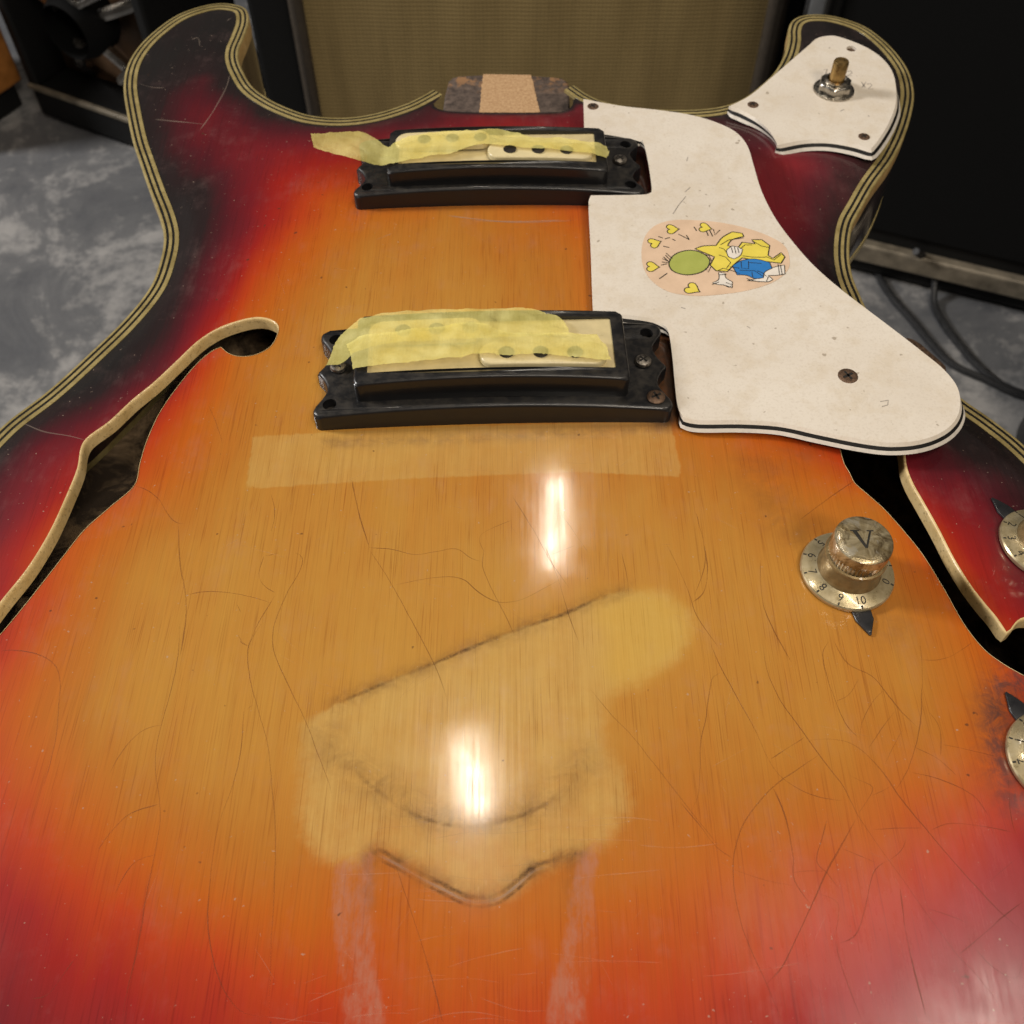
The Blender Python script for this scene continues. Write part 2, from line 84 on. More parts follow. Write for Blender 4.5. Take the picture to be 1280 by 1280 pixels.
BURST = [(-130.5,434.5,1),(-150.1,409.1,1),(-129.1,396.8,0.71),(-138.7,399.7,0.95),(-132.5,379.1,0.76),(-151.6,391.3,1),(-144.2,363.3,1),(-139.2,379.3,0.85),(-126.7,356.7,0.7),(-122.1,370.3,0.67),(-115.2,373.2,0.74),(-118.7,394.2,1),(-114.3,397.7,1),(-100.7,373.8,0.97),(-120.2,321.2,0.97),(-117.4,302.6,0.96),(-117.0,285.0,0.96),(-112.3,320.1,0.86),(-105.6,344.7,0.66),(-94.6,344.0,0.6),(-102.8,300.1,0.78),(-100.6,313.8,0.72),(-90.6,317.5,0.6),(-78.4,304.3,0.42),(-85.6,324.7,0.52),(-73.8,340.1,0.56),(-82.4,368.9,0.85),(-67.0,361.8,0.8),(-51.4,366.4,0.88),(-32.2,368.5,0.8),(-12.9,367.8,0.62),(19.3,366.9,0.66),(-70.4,310.9,0.34),(-62.4,291.6,0.2),(-39.6,290.6,0.12),(-11.0,277.0,0.12),(19.2,272.9,0.15),(-17.3,301.8,0.12),(-108.1,272.5,0.79),(-100.8,279.8,0.68),(-91.7,280.8,0.52),(-83.2,267.1,0.3),(-68.2,246.2,0.08),(-107.6,255.8,0.78),(-121.5,254.5,1),(-94.9,254.1,0.45),(-114.1,240.9,0.88),(-123.1,232.7,0.97),(-137.9,222.0,1),(-125.6,216.3,0.85),(-140.5,195.8,0.68),(-132.9,205.0,0.74),(-156.8,198.0,1),(-146.8,183.7,0.72),(-138.5,165.0,0.55),(-142.1,154.2,0.52),(-134.7,176.4,0.58),(-112.0,225.5,0.7),(-105.7,239.7,0.64),(-100.7,248.8,0.58),(-99.2,229.7,0.44),(-102.2,215.7,0.42),(-106.3,199.2,0.42),(-106.5,183.5,0.34),(-92.6,204.9,0.2),(-86.6,228.7,0.15),(-80.6,191.7,0.1),(-71.3,210.6,0.1),(-111.5,169.1,0.24),(-119.6,155.6,0.26),(-110.8,147.4,0.14),(-126.6,140.3,0.4),(-97.5,157.5,0.08),(-131.1,125.9,0.45),(-121.0,127.9,0.24),(-108.2,127.6,0.1),(-9.2,179.0,0.08),(-42.6,164.9,0.05),(13.1,151.5,0.05),(-8.3,126.9,0),(-70.5,127.1,0.04),(-51.0,139.0,0.04),(59.4,173.5,0.1),(67.8,151.8,0.06),(81.5,168.3,0.13),(74.7,127.1,0.05),(52.5,115.6,0.05),(-127.1,105.6,0.3),(-106.8,105.2,0.1),(-121.0,85.1,0.36),(-108.9,75.6,0.38),(-101.8,84.9,0.22),(-82.8,84.7,0.1),(-63.9,84.7,0.06),(-115.6,66.6,0.5),(-103.3,61.3,0.48),(-98.2,70.0,0.36),(-86.3,57.8,0.42),(-79.2,66.4,0.25),(-71.7,75.3,0.16),(-61.1,66.3,0.15),(-53.3,75.2,0.1),(-110.8,49.7,0.58),(-107.6,38.8,0.66),(-91.0,40.2,0.56),(-83.5,44.8,0.5),(-67.2,49.5,0.42),(-49.9,49.5,0.33),(-43.1,66.3,0.2),(-40.2,38.5,0.45),(-24.6,57.7,0.25),(-7.0,57.7,0.22),(10.7,62.8,0.2),(-13.5,43.1,0.28),(1.7,41.6,0.36),(28.7,66.2,0.2),(27.5,49.5,0.38),(35.1,38.5,0.44),(45.7,57.7,0.32),(49.9,49.5,0.36),(64.7,66.3,0.3),(60.8,41.6,0.5),(84.7,75.4,0.25),(81.0,57.8,0.4),(86.3,41.7,0.64),(101.0,66.5,0.48),(106.7,88.9,0.25),(116.4,75.7,0.52),(113.2,58.0,0.64),(103.4,41.8,0.68),(79.0,94.6,0.1),(100.9,105.1,0.1),(113.8,116.3,0.15),(122.9,112.0,0.3),(121.4,93.1,0.36),(104.7,139.7,0.15),(115.0,137.5,0.2),(104.6,169.0,0.14),(120.0,128.0,0.25),(120.2,184.8,0.78),(131.8,182.6,0.7),(123.5,170.0,0.6),(129.0,156.3,0.56),(130.5,138.1,0.52),(149.9,184.6,0.88),(148.0,194.2,0.97),(137.9,203.1,1),(149.7,176.7,0.88),(139.3,171.2,0.68),(102.8,367.0,0.9),(106.3,339.4,0.64),(111.8,334.8,0.62),(96.9,349.5,0.8),(120.1,338.1,0.8),(128.4,331.8,0.97),(145.1,368.3,1),(105.4,305.8,0.72),(101.9,312.1,0.68),(105.8,290.5,0.8),(110.0,280.9,0.93),(117.1,303.5,0.95),(117.7,274.4,1),(123.5,322.0,1),(166.0,435.1,1),(127.1,434.8,1),(98.3,379.7,1),(57.9,367.3,0.8),(-100,-40,1),(-50,-55,1),(0,-58,1),(50,-55,1),(100,-40,1),(150,-10,1),(180,30,1),(185,80,1),(175,120,1),(-150,-10,1),(-180,30,1),(-190,80,1),(-178,120,1),(-160,160,1),(158,155,1),(-60,-10,0.7),(0,-15,0.7),(60,-10,0.7),(-115,20,0.7),(125,20,0.7)]
STICKER_LINES = [[(77.0,268.8),(76.7,265.0),(79.0,264.7),(79.5,268.5)],[(79.4,267.8),(83.7,267.4)],[(75.9,264.0),(80.9,263.7),(83.3,261.0)],[(79.9,263.0),(79.8,260.3)],[(81.6,263.7),(83.1,263.0),(84.4,261.0)],[(89.2,267.1),(88.9,261.7)],[(89.9,266.7),(89.8,261.7)],[(77.7,260.0),(79.6,259.0),(81.8,258.3)],[(84.1,258.6),(85.1,261.0)],[(68.8,261.7),(71.3,262.0)],[(69.6,257.0),(71.2,255.7),(72.2,256.3)],[(70.6,258.0),(72.5,257.0)],[(65.9,257.0),(68.4,258.3)],[(71.0,276.8),(74.1,279.3),(79.4,280.4)],[(70.4,275.4),(71.9,274.7),(72.8,272.6)],[(69.9,271.6),(72.1,270.5),(73.4,267.8),(71.7,265.0)],[(68.5,263.7),(70.5,265.0),(73.6,263.7),(75.7,262.3)],[(72.9,265.7),(76.0,265.0)],[(77.5,274.7),(79.4,276.8),(81.8,276.8)],[(82.1,279.0),(85.0,276.1),(87.7,275.4)],[(74.6,275.4),(74.7,272.6)],[(75.6,275.8),(75.8,272.3)],[(76.7,275.4),(76.8,272.6)],[(85.6,270.9),(88.1,269.1),(90.9,271.9)],[(51.8,271.6),(53.4,268.8)],[(50.7,269.8),(52.9,268.1)],[(52.1,272.6),(54.0,269.8)],[(50.3,268.1),(52.4,267.8)],[(64.0,272.6),(66.6,271.2),(67.2,267.8)],[(64.6,265.0),(65.3,263.0),(66.5,265.7)],[(77.8,271.2),(81.4,270.5),(85.6,270.5)]]
CABLES = [[(0.409, 0.817, 0.064), (0.427, 0.831, 0.034), (0.443, 0.828, 0.004), (0.445, 0.791, 0.004), (0.453, 0.756, 0.004), (0.467, 0.717, 0.004), (0.484, 0.69, 0.004), (0.511, 0.674, 0.004)], [(0.393, 0.866, 0.004), (0.401, 0.821, 0.004), (0.417, 0.779, 0.004), (0.429, 0.745, 0.004), (0.443, 0.717, 0.004), (0.47, 0.697, 0.004), (0.493, 0.679, 0.004), (0.517, 0.668, 0.004)]]
# ------------------------------------------------------------------ curves and the carved top
def catmull(pts, step, closed=False):
    p=np.array(pts,float); n=len(p); out=[]
    rng=range(n if closed else n-1)
    for i in rng:
        if closed: a,b,c,d=p[(i-1)%n],p[i],p[(i+1)%n],p[(i+2)%n]
        else: a,b,c,d=p[max(i-1,0)],p[i],p[i+1],p[min(i+2,n-1)]
        L=np.linalg.norm(c-b); k=max(1,int(round(L/step)))
        # centripetal-ish: scale tangents by local chord
        t1=(c-a)*(L/max(1e-6,np.linalg.norm(b-a)+L)) if np.linalg.norm(b-a)>1e-9 else (c-b)*.5
        t2=(d-b)*(L/max(1e-6,np.linalg.norm(d-c)+L)) if np.linalg.norm(d-c)>1e-9 else (c-b)*.5
        for j in range(k):
            t=j/k; h=t*t*t; q=t*t
            out.append((2*h-3*q+1)*b+(h-2*q+t)*t1+(-2*h+3*q)*c+(h-q)*t2)
    if not closed: out.append(p[-1])
    return np.array(out)
def inside(poly, x, y):
    x=np.asarray(x,float); y=np.asarray(y,float); r=np.zeros(x.shape,bool)
    px,py=poly[:,0],poly[:,1]; n=len(poly); j=n-1
    for i in range(n):
        c=((py[i]>y)!=(py[j]>y))
        if c.any():
            xi=(px[j]-px[i])*(y-py[i])/((py[j]-py[i]) if py[j]!=py[i] else 1e-9)+px[i]
            r^=c&(x<xi)
        j=i
    return r
def segdist(poly, x, y, closed=True):
    x=np.asarray(x,float); y=np.asarray(y,float); d=np.full(x.shape,1e9)
    n=len(poly)
    for i in range(n if closed else n-1):
        a=poly[i]; b=poly[(i+1)%n]; v=b-a; L=v@v+1e-12
        t=np.clip(((x-a[0])*v[0]+(y-a[1])*v[1])/L,0,1)
        d=np.minimum(d,(x-a[0]-t*v[0])**2+(y-a[1]-t*v[1])**2)
    return np.sqrt(d)
DROP=10.0
class Arch:
    # carved top: a membrane stretched over the outline, rim at -DROP, plateau near 0
    def __init__(s, poly, g=4.0):
        s.g=g; s.x0=poly[:,0].min()-3*g; s.y0=poly[:,1].min()-3*g
        nx=int((poly[:,0].max()-s.x0)/g)+4; ny=int((poly[:,1].max()-s.y0)/g)+4
        X,Y=np.meshgrid(s.x0+np.arange(nx)*g, s.y0+np.arange(ny)*g)
        m=inside(poly,X,Y); d=segdist(poly[::2],X,Y)
        m=m&(d>3); u=np.zeros(X.shape)
        for k in range(2500):
            u[1:-1,1:-1]=np.where(m[1:-1,1:-1],.25*(u[:-2,1:-1]+u[2:,1:-1]+u[1:-1,:-2]+u[1:-1,2:])+1.0,0)
        q=u/u.max(); z=-DROP*(1-q)**1.7
        for k in range(2):
            z[1:-1,1:-1]=(z[1:-1,1:-1]*4+z[:-2,1:-1]+z[2:,1:-1]+z[1:-1,:-2]+z[1:-1,2:])/8
        s.z=z
    def __call__(s,x,y):
        fx=np.clip((np.asarray(x,float)-s.x0)/s.g,1,s.z.shape[1]-3); fy=np.clip((np.asarray(y,float)-s.y0)/s.g,1,s.z.shape[0]-3)
        i=np.floor(fx).astype(int); j=np.floor(fy).astype(int); a=fx-i; b=fy-j; z=s.z
        def w(t): return [((-t+2)*t-1)*t/2, ((3*t-5)*t*t+2)/2, ((-3*t+4)*t+1)*t/2, (t-1)*t*t/2]
        wx,wy=w(a),w(b); r=0
        for k in range(4):
            for l in range(4): r=r+wy[k]*wx[l]*z[j-1+k,i-1+l]
        return r
# ------------------------------------------------------------------ helpers
def link(o): scene.collection.objects.link(o); return o
def tag(o,label=None,cat=None,group=None,kind=None):
    if label: o['label']=label
    if cat: o['category']=cat
    if group: o['group']=group
    if kind: o['kind']=kind
    return o
def empty(name,loc=(0,0,0),parent=None,rz=0):
    o=link(bpy.data.objects.new(name,None)); o.empty_display_size=.02; o.location=loc; o.rotation_euler=(0,0,rz)
    if parent: o.parent=parent
    return o
def mesh(name,v,f,mats,parent=None,smooth=True,fm=None,sharp=35,loc=None):
    me=bpy.data.meshes.new(name); me.from_pydata([tuple(map(float,p)) for p in v],[],[tuple(map(int,q)) for q in f])
    for m in (mats if isinstance(mats,(list,tuple)) else [mats]): me.materials.append(m)
    if fm is not None: me.polygons.foreach_set('material_index',np.array(fm,dtype=np.int32))
    me.validate(); me.update()
    if smooth:
        me.polygons.foreach_set('use_smooth',np.ones(len(me.polygons),bool))
        if sharp: me.set_sharp_from_angle(angle=math.radians(sharp))
    o=link(bpy.data.objects.new(name,me))
    if parent: o.parent=parent
    if loc is not None: o.location=loc
    return o
class MB:
    def __init__(s): s.v=[]; s.f=[]; s.m=[]
    def add(s,v,f,m=0):
        b=len(s.v); s.v+= [tuple(map(float,p)) for p in v]; s.f+=[tuple(int(i)+b for i in q) for q in f]; s.m+=[m]*len(f)
    def box(s,x0,x1,y0,y1,z0,z1,m=0):
        v=[(x0,y0,z0),(x1,y0,z0),(x1,y1,z0),(x0,y1,z0),(x0,y0,z1),(x1,y0,z1),(x1,y1,z1),(x0,y1,z1)]
        s.add(v,[(0,3,2,1),(4,5,6,7),(0,1,5,4),(1,2,6,5),(2,3,7,6),(3,0,4,7)],m)
    def lathe(s,prof,n=48,m=0,c=(0,0),rfun=None):
        b=[]; 
        for r,z in prof:
            for k in range(n):
                a=2*math.pi*k/n; rr=r if rfun is None else rfun(r,z,k)
                b.append((c[0]+rr*math.cos(a),c[1]+rr*math.sin(a),z))
        f=[]
        for i in range(len(prof)-1):
            for k in range(n):
                f.append((i*n+k,i*n+(k+1)%n,(i+1)*n+(k+1)%n,(i+1)*n+k))
        s.add(b,f,m)
    def disc(s,r,z,n=48,m=0,c=(0,0),up=True):
        v=[(c[0]+r*math.cos(2*math.pi*k/n),c[1]+r*math.sin(2*math.pi*k/n),z) for k in range(n)]
        s.add(v,[tuple(range(n)) if up else tuple(range(n))[::-1]],m)
    def tube(s,pts,r,n=8,m=0,cap=True):
        pts=[Vector(p) for p in pts]; v=[]; f=[]
        up=Vector((0,0,1)); N=len(pts)
        for i,p in enumerate(pts):
            d=(pts[min(i+1,N-1)]-pts[max(i-1,0)]).normalized()
            a=d.cross(up); a=a.normalized() if a.length>1e-4 else d.cross(Vector((1,0,0))).normalized()
            b=a.cross(d)
            for k in range(n):
                t=2*math.pi*k/n; v.append(p+r*(math.cos(t)*a+math.sin(t)*b))
        for i in range(N-1):
            for k in range(n): f.append((i*n+k,i*n+(k+1)%n,(i+1)*n+(k+1)%n,(i+1)*n+k))
        if cap: f.append(tuple(range(n))[::-1]); f.append(tuple(range((N-1)*n,N*n)))
        s.add(v,f,m)
    def obj(s,name,mats,parent=None,smooth=True,sharp=35,bevel=0,loc=None,segs=2):
        o=mesh(name,s.v,s.f,mats,parent,smooth,s.m,sharp,loc)
        if bevel:
            b=o.modifiers.new('bevel','BEVEL'); b.width=bevel; b.segments=segs; b.limit_method='ANGLE'
        return o
def signed_area(p): return .5*np.sum(p[:,0]*np.roll(p[:,1],-1)-np.roll(p[:,0],-1)*p[:,1])
def ccw(p): p=np.array(p,float); return p if signed_area(p)>0 else p[::-1]
def resample(p,step,closed=True):
    p=np.array(p,float); q=np.vstack([p,p[:1]]) if closed else p
    out=[]
    for a,b in zip(q[:-1],q[1:]):
        k=max(1,int(math.ceil(np.linalg.norm(b-a)/step)))
        for j in range(k): out.append(a+(b-a)*j/k)
    if not closed: out.append(q[-1])
    return np.array(out)
def round_poly(p,step=1.0,r=None):
    """catmull through points; corners sharper than 50 degrees kept, with a small radius"""
    p=np.array(p,float); n=len(p); ang=[]
    for i in range(n):
        a=p[i]-p[i-1]; b=p[(i+1)%n]-p[i]; ang.append(abs(math.atan2(a[0]*b[1]-a[1]*b[0],a@b)))
    cs=[i for i in range(n) if ang[i]>math.radians(50)]
    if not cs: return catmull(p,step,True)
    out=[]
    for k,i in enumerate(cs):
        j=cs[(k+1)%len(cs)]; idx=[]; t=i
        while True:
            idx.append(t)
            if t==j and len(idx)>1: break
            t=(t+1)%n
            if len(cs)==1 and t==i: idx.append(t); break
        out.append(catmull(p[idx],step)[:-1])
    return np.vstack(out)
def offset(p,d,closed=True):
    """inward (left of a ccw path) offset by d, folds collapsed"""
    p=np.array(p,float)
    if closed: t=np.roll(p,-1,0)-np.roll(p,1,0)
    else:
        t=np.empty_like(p); t[1:-1]=p[2:]-p[:-2]; t[0]=p[1]-p[0]; t[-1]=p[-1]-p[-2]
    t/=np.linalg.norm(t,axis=1)[:,None]+1e-12
    q=p+d*np.stack([-t[:,1],t[:,0]],1)
    bad=segdist(p,q[:,0],q[:,1],closed)<abs(d)*.985
    if not closed: bad[:2]=False; bad[-2:]=False
    n=len(p); i=0; good=np.where(~bad)[0]
    if len(good)==0: return q
    for i in np.where(bad)[0]:
        k=np.searchsorted(good,i); a=good[(k-1)%len(good)]; b=good[k%len(good)]
        q[i]=(q[a]+q[b])/2
    return q
def tess(loops):
    """triangles of the first loop minus the others, as indices into the concatenated loops"""
    return [tuple(t) for t in tessellate_polygon([[Vector((x,y,0)) for x,y in l] for l in loops])]
def prism(mb,loop,z0,z1,bev=0.6,seg=3,holes=(),hole_depth=4,m=0,zf=None,bottom=False,flat_bevel=False,hm=None):
    """extruded outline with a rounded (or 45 degree) upper edge; zf(x,y) is added to every z"""
    zf=zf or (lambda x,y:0.0)
    loop=ccw(loop); n=len(loop); rows=[(loop,z0)]
    if flat_bevel: rows+= [(loop,z1-bev),(offset(loop,bev),z1)]
    elif bev>0:
        for k in range(seg+1):
            a=math.pi/2*k/seg; rows.append((offset(loop,bev*(1-math.cos(a))) if k else loop, z1-bev+bev*math.sin(a)))
    else: rows.append((loop,z1))
    v=[];f=[]
    for l,z in rows: v+=[(x,y,z+zf(x,y)) for x,y in l]
    for i in range(len(rows)-1):
        for k in range(n): f.append((i*n+k,i*n+(k+1)%n,(i+1)*n+(k+1)%n,(i+1)*n+k))
    base=(len(rows)-1)*n; loops=[rows[-1][0]]; idx=list(range(base,base+n)); hs=[]
    for h in holes:
        h=ccw(h)[::-1]; b=len(v); v+=[(x,y,z1+zf(x,y)) for x,y in h]; idx+=list(range(b,b+len(h))); loops.append(h); hs.append((b,h))
    for t in tess(loops):
        t=[idx[i] for i in t]; a,b,c=[np.array(v[i][:2]) for i in t]
        if (b[0]-a[0])*(c[1]-a[1])-(b[1]-a[1])*(c[0]-a[0])<0: t=t[::-1]
        f.append(tuple(t))
    fm=[m]*len(f)
    for b,h in hs:
        k0=len(v); v+=[(x,y,z1-hole_depth+zf(x,y)) for x,y in h]; q=len(h)
        for k in range(q): f.append((b+k,b+(k+1)%q,k0+(k+1)%q,k0+k)); fm.append(m)
        if hm is not None: f.append(tuple(range(k0,k0+q))[::-1]); fm.append(hm)
    if bottom: f.append(tuple(range(n))[::-1]); fm.append(m)
    b=len(mb.v); mb.v+=[(x*MM,y*MM,z*MM) for x,y,z in v]; mb.f+=[tuple(i+b for i in q) for q in f]; mb.m+=fm
def circle(cx,cy,r,n=20): return np.array([(cx+r*math.cos(2*math.pi*k/n),cy+r*math.sin(2*math.pi*k/n)) for k in range(n)])
def cdt(outer,holes,pts):
    loops=[outer]+list(holes); V=[];E=[]
    for l in loops:
        b=len(V); V+=[Vector(p) for p in l]; E+=[(b+i,b+(i+1)%len(l)) for i in range(len(l))]
    V+=[Vector(p) for p in pts]
    r=delaunay_2d_cdt(V,E,[],0,1e-5); P=np.array([tuple(p) for p in r[0]]); T=np.array([t for t in r[2]])
    c=P[T].mean(1); k=inside(np.array(outer),c[:,0],c[:,1])
    for h in holes: k&=~inside(np.array(h),c[:,0],c[:,1])
    T=T[k]; a,b,c=P[T[:,0]],P[T[:,1]],P[T[:,2]]
    s=(b[:,0]-a[:,0])*(c[:,1]-a[:,1])-(b[:,1]-a[:,1])*(c[:,0]-a[:,0])
    T[s<0]=T[s<0][:,::-1]
    return P,T[np.abs(s)>1e-7]
# ------------------------------------------------------------------ materials
class NT:
    def __init__(s,name):
        s.mat=bpy.data.materials.new(name); s.mat.use_nodes=True; s.t=s.mat.node_tree; s.p=s.t.nodes['Principled BSDF']; s.out=s.t.nodes['Material Output']
        s.co=None
    def n(s,typ,**kw):
        nd=s.t.nodes.new(typ)
        for k,v in kw.items(): setattr(nd,k,v)
        return nd
    def l(s,a,b): s.t.links.new(a,b)
    def put(s,sock,v):
        if isinstance(v,bpy.types.NodeSocket): s.l(v,sock)
        elif v is not None: sock.default_value=v
    def coord(s,scale=(1,1,1),rot=0):
        if s.co is None: s.co=s.n('ShaderNodeTexCoord').outputs['Object']
        m=s.n('ShaderNodeMapping'); s.l(s.co,m.inputs[0]); m.inputs['Scale'].default_value=scale; m.inputs['Rotation'].default_value=(0,0,rot); return m.outputs[0]
    def noise(s,scale,detail=3,rough=.5,vec=None,sc=(1,1,1),dist=0):
        nd=s.n('ShaderNodeTexNoise'); s.l(vec or s.coord(sc),nd.inputs['Vector']); nd.inputs['Scale'].default_value=scale; nd.inputs['Detail'].default_value=detail; nd.inputs['Roughness'].default_value=rough; nd.inputs['Distortion'].default_value=dist
        return nd.outputs['Fac']
    def rng(s,v,a,b,c=0,d=1,smooth=False):
        nd=s.n('ShaderNodeMapRange'); s.put(nd.inputs[0],v); nd.inputs[1].default_value=a; nd.inputs[2].default_value=b; nd.inputs[3].default_value=c; nd.inputs[4].default_value=d
        if smooth: nd.interpolation_type='SMOOTHSTEP'
        return nd.outputs[0]
    def math(s,op,a,b=None):
        nd=s.n('ShaderNodeMath',operation=op); s.put(nd.inputs[0],a)
        if b is not None: s.put(nd.inputs[1],b)
        return nd.outputs[0]
    def mix(s,f,a,b,mode='MIX'):
        nd=s.n('ShaderNodeMix',data_type='RGBA',blend_type=mode); s.put(nd.inputs[0],f)
        for k,v in ((6,a),(7,b)):
            s.put(nd.inputs[k], v if isinstance(v,bpy.types.NodeSocket) else (*v,1))
        return nd.outputs[2]
    def attr(s,name): return s.n('ShaderNodeAttribute',attribute_name=name).outputs['Fac']
    def ramp(s,f,stops):
        nd=s.n('ShaderNodeValToRGB'); s.l(f,nd.inputs[0]); e=nd.color_ramp.elements
        while len(e)<len(stops): e.new(0.5)
        for el,(p,c) in zip(e,stops): el.position=p; el.color=(*c,1)
        return nd.outputs[0]
    def bump(s,h,strength,dist=.0005):
        nd=s.n('ShaderNodeBump'); s.l(h,nd.inputs['Height']); nd.inputs['Strength'].default_value=strength; nd.inputs['Distance'].default_value=dist; s.l(nd.outputs[0],s.p.inputs['Normal']); return nd.outputs[0]
    def set(s,**kw):
        for k,v in kw.items(): s.put(s.p.inputs[k.replace('_',' ')], (*v,1) if isinstance(v,tuple) and len(v)==3 else v)
        return s
def simple(name,col,rough=.5,metal=0,var=.25,scale=300,bump=0,coat=0,spec=.5,rvar=.15,bscale=None):
    k=NT(name); nz=k.noise(scale,4,.6); k.set(Base_Color=k.mix(k.rng(nz,.3,.7),tuple(c*(1-var) for c in col),tuple(min(1,c*(1+var)) for c in col)),Roughness=k.rng(nz,.3,.7,max(.02,rough-rvar),rough+rvar),Metallic=metal,Coat_Weight=coat,Specular_IOR_Level=spec)
    if bump: k.bump(k.noise(bscale or scale*3,3,.6),bump)
    return k.mat
M={}
RAMP=[(0,(.525,.268,.046)),(.12,(.475,.175,.021)),(.25,(.50,.118,.008)),(.40,(.47,.048,.006)),(.52,(.33,.014,.009)),(.66,(.175,.009,.015)),(.78,(.080,.008,.014)),(.90,(.022,.011,.012)),(1,(.013,.011,.011))]
def top_material(body=True):
    k=NT('sunburst_lacquer' if body else 'burst_side')
    grain=k.noise(1,4,.62,sc=(1300,14,300),dist=.2); grain2=k.noise(1,3,.6,sc=(3800,60,900)); pores=k.rng(k.noise(1,3,.6,sc=(2700,42,900)),.56,.66); cloud=k.noise(38,4,.6); fine=k.noise(1500,2,.5)
    t=k.attr('burst')
    t=k.math('ADD',t,k.math('MULTIPLY',k.math('SUBTRACT',cloud,.5),.10)); t=k.math('ADD',t,k.math('MULTIPLY',k.math('SUBTRACT',k.noise(1,4,.6,sc=(75,7,40)),.5),.13)); t=k.math('ADD',t,k.math('MULTIPLY',k.math('SUBTRACT',grain,.5),.06))
    col=k.ramp(t,RAMP)
    g=k.math('ADD',k.math('MULTIPLY',grain,.6),k.math('MULTIPLY',grain2,.4))
    dark=k.rng(g,.42,.60,1,0); col=k.mix(k.math('MULTIPLY',dark,.20),col,k.mix(1,col,(.60,.45,.36),'MULTIPLY')); col=k.mix(k.math('MULTIPLY',pores,k.rng(cloud,.35,.65,.18,.5)),col,k.mix(1,col,(.50,.34,.26),'MULTIPLY'))
    # paler wood where covers and tape kept the light away
    jig=k.math('MULTIPLY',k.math('SUBTRACT',k.noise(420,3,.6),.5),1.6)
    jg2=k.math('ADD',k.math('MULTIPLY',k.math('SUBTRACT',k.noise(1,5,.7,sc=(190,45,120)),.5),5),jig)
    def sd2(nm,w,amp): return k.math('MULTIPLY',k.rng(k.math('ADD',k.attr(nm),jg2),-w,w,0,1,True),amp)
    def sd(nm,w,amp): return k.math('MULTIPLY',k.rng(k.math('ADD',k.attr(nm),jig),-w,w,0,1,True),amp)
    pale=k.mix(k.math('MAXIMUM',k.math('MULTIPLY',dark,.25),k.math('MULTIPLY',pores,.6)),(.60,.385,.115),(.33,.175,.04))
    col=k.mix(k.math('MULTIPLY',sd('sd_tape',.45,.55),k.rng(k.noise(80,5,.7),.3,.65,.55,1)),col,pale)
    col=k.mix(k.math('MULTIPLY',k.rng(k.math('ADD',k.attr('ghost'),k.math('MULTIPLY',k.math('SUBTRACT',k.noise(150,5,.7),.5),.7)),.22,.78,0,1,True),k.rng(k.noise(120,5,.7),.25,.6,.42,.72)),col,pale)
    col=k.mix(sd('sd_disc',4.5,.34),col,(.64,.40,.055))
    col=k.mix(k.math('MULTIPLY',sd2('sd_tail',.9,.66),k.math('MULTIPLY',k.rng(k.noise(1,5,.75,sc=(150,70,90)),.40,.58,.12,1),k.rng(k.noise(1,4,.7,sc=(700,90,200)),.3,.65,.6,1))),col,(.43,.19,.13))
    sm=k.math('MULTIPLY',k.attr('smudge'),k.math('MULTIPLY',k.rng(k.noise(170,6,.72,dist=.6),.36,.60,.15,1.25),k.rng(grain,.35,.6,.7,1.15))); col=k.mix(sm,col,(.145,.066,.022))
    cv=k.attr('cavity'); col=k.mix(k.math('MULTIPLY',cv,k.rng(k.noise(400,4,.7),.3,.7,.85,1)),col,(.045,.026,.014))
    gr=k.math('MULTIPLY',k.attr('grime'),k.rng(k.noise(230,6,.75,dist=.5),.34,.6,.1,1.1)); col=k.mix(gr,col,(.055,.035,.035))
    # dust and hazing of the old finish, then a pink reflection haze painted in
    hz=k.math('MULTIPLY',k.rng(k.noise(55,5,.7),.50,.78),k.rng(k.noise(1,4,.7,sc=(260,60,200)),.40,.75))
    col=k.mix(k.math('MULTIPLY',hz,.22),col,(.42,.26,.24)); col=k.mix(k.math('MULTIPLY',k.attr('painted_haze'),k.rng(k.noise(1,5,.7,sc=(130,45,90)),.3,.7,.15,.48)),col,(.47,.085,.105))
    specks=k.rng(k.noise(900,2,.4),.735,.79); col=k.mix(k.math('MULTIPLY',specks,.5),col,(.45,.34,.26))
    pits=k.rng(k.noise(330,2,.4,sc=(1,1.01,1)),.765,.80); col=k.mix(k.math('MULTIPLY',pits,.7),col,(.07,.03,.015))
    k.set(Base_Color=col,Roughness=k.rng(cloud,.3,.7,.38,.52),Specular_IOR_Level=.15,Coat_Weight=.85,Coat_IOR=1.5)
    cr=k.math('ADD',k.rng(k.noise(70,5,.7),.33,.7,.05,.11),k.math('MULTIPLY',sd('sd_bridge',4,.5),.02)); cr=k.math('ADD',cr,k.math('MULTIPLY',hz,.12)); cr=k.math('ADD',cr,k.rng(k.noise(1,4,.65,sc=(1100,16,300)),.40,.70,0,.05)); cr=k.math('ADD',cr,k.math('MULTIPLY',k.math('MULTIPLY',k.attr('scuff'),k.rng(k.noise(1,4,.7,sc=(180,60,100)),.3,.7,.5,1.1)),.26)); k.l(cr,k.p.inputs['Coat Roughness'])
    k.bump(k.math('ADD',g,k.math('MULTIPLY',fine,.15)),.06,.0002)
    bn=k.n('ShaderNodeBump'); k.l(k.math('ADD',k.math('MULTIPLY',g,.35),k.math('MULTIPLY',k.noise(70,3,.5),.8)),bn.inputs['Height']); bn.inputs['Strength'].default_value=.055; bn.inputs['Distance'].default_value=.0002; k.l(bn.outputs[0],k.p.inputs['Coat Normal'])
    return k.mat
M['top']=top_material()
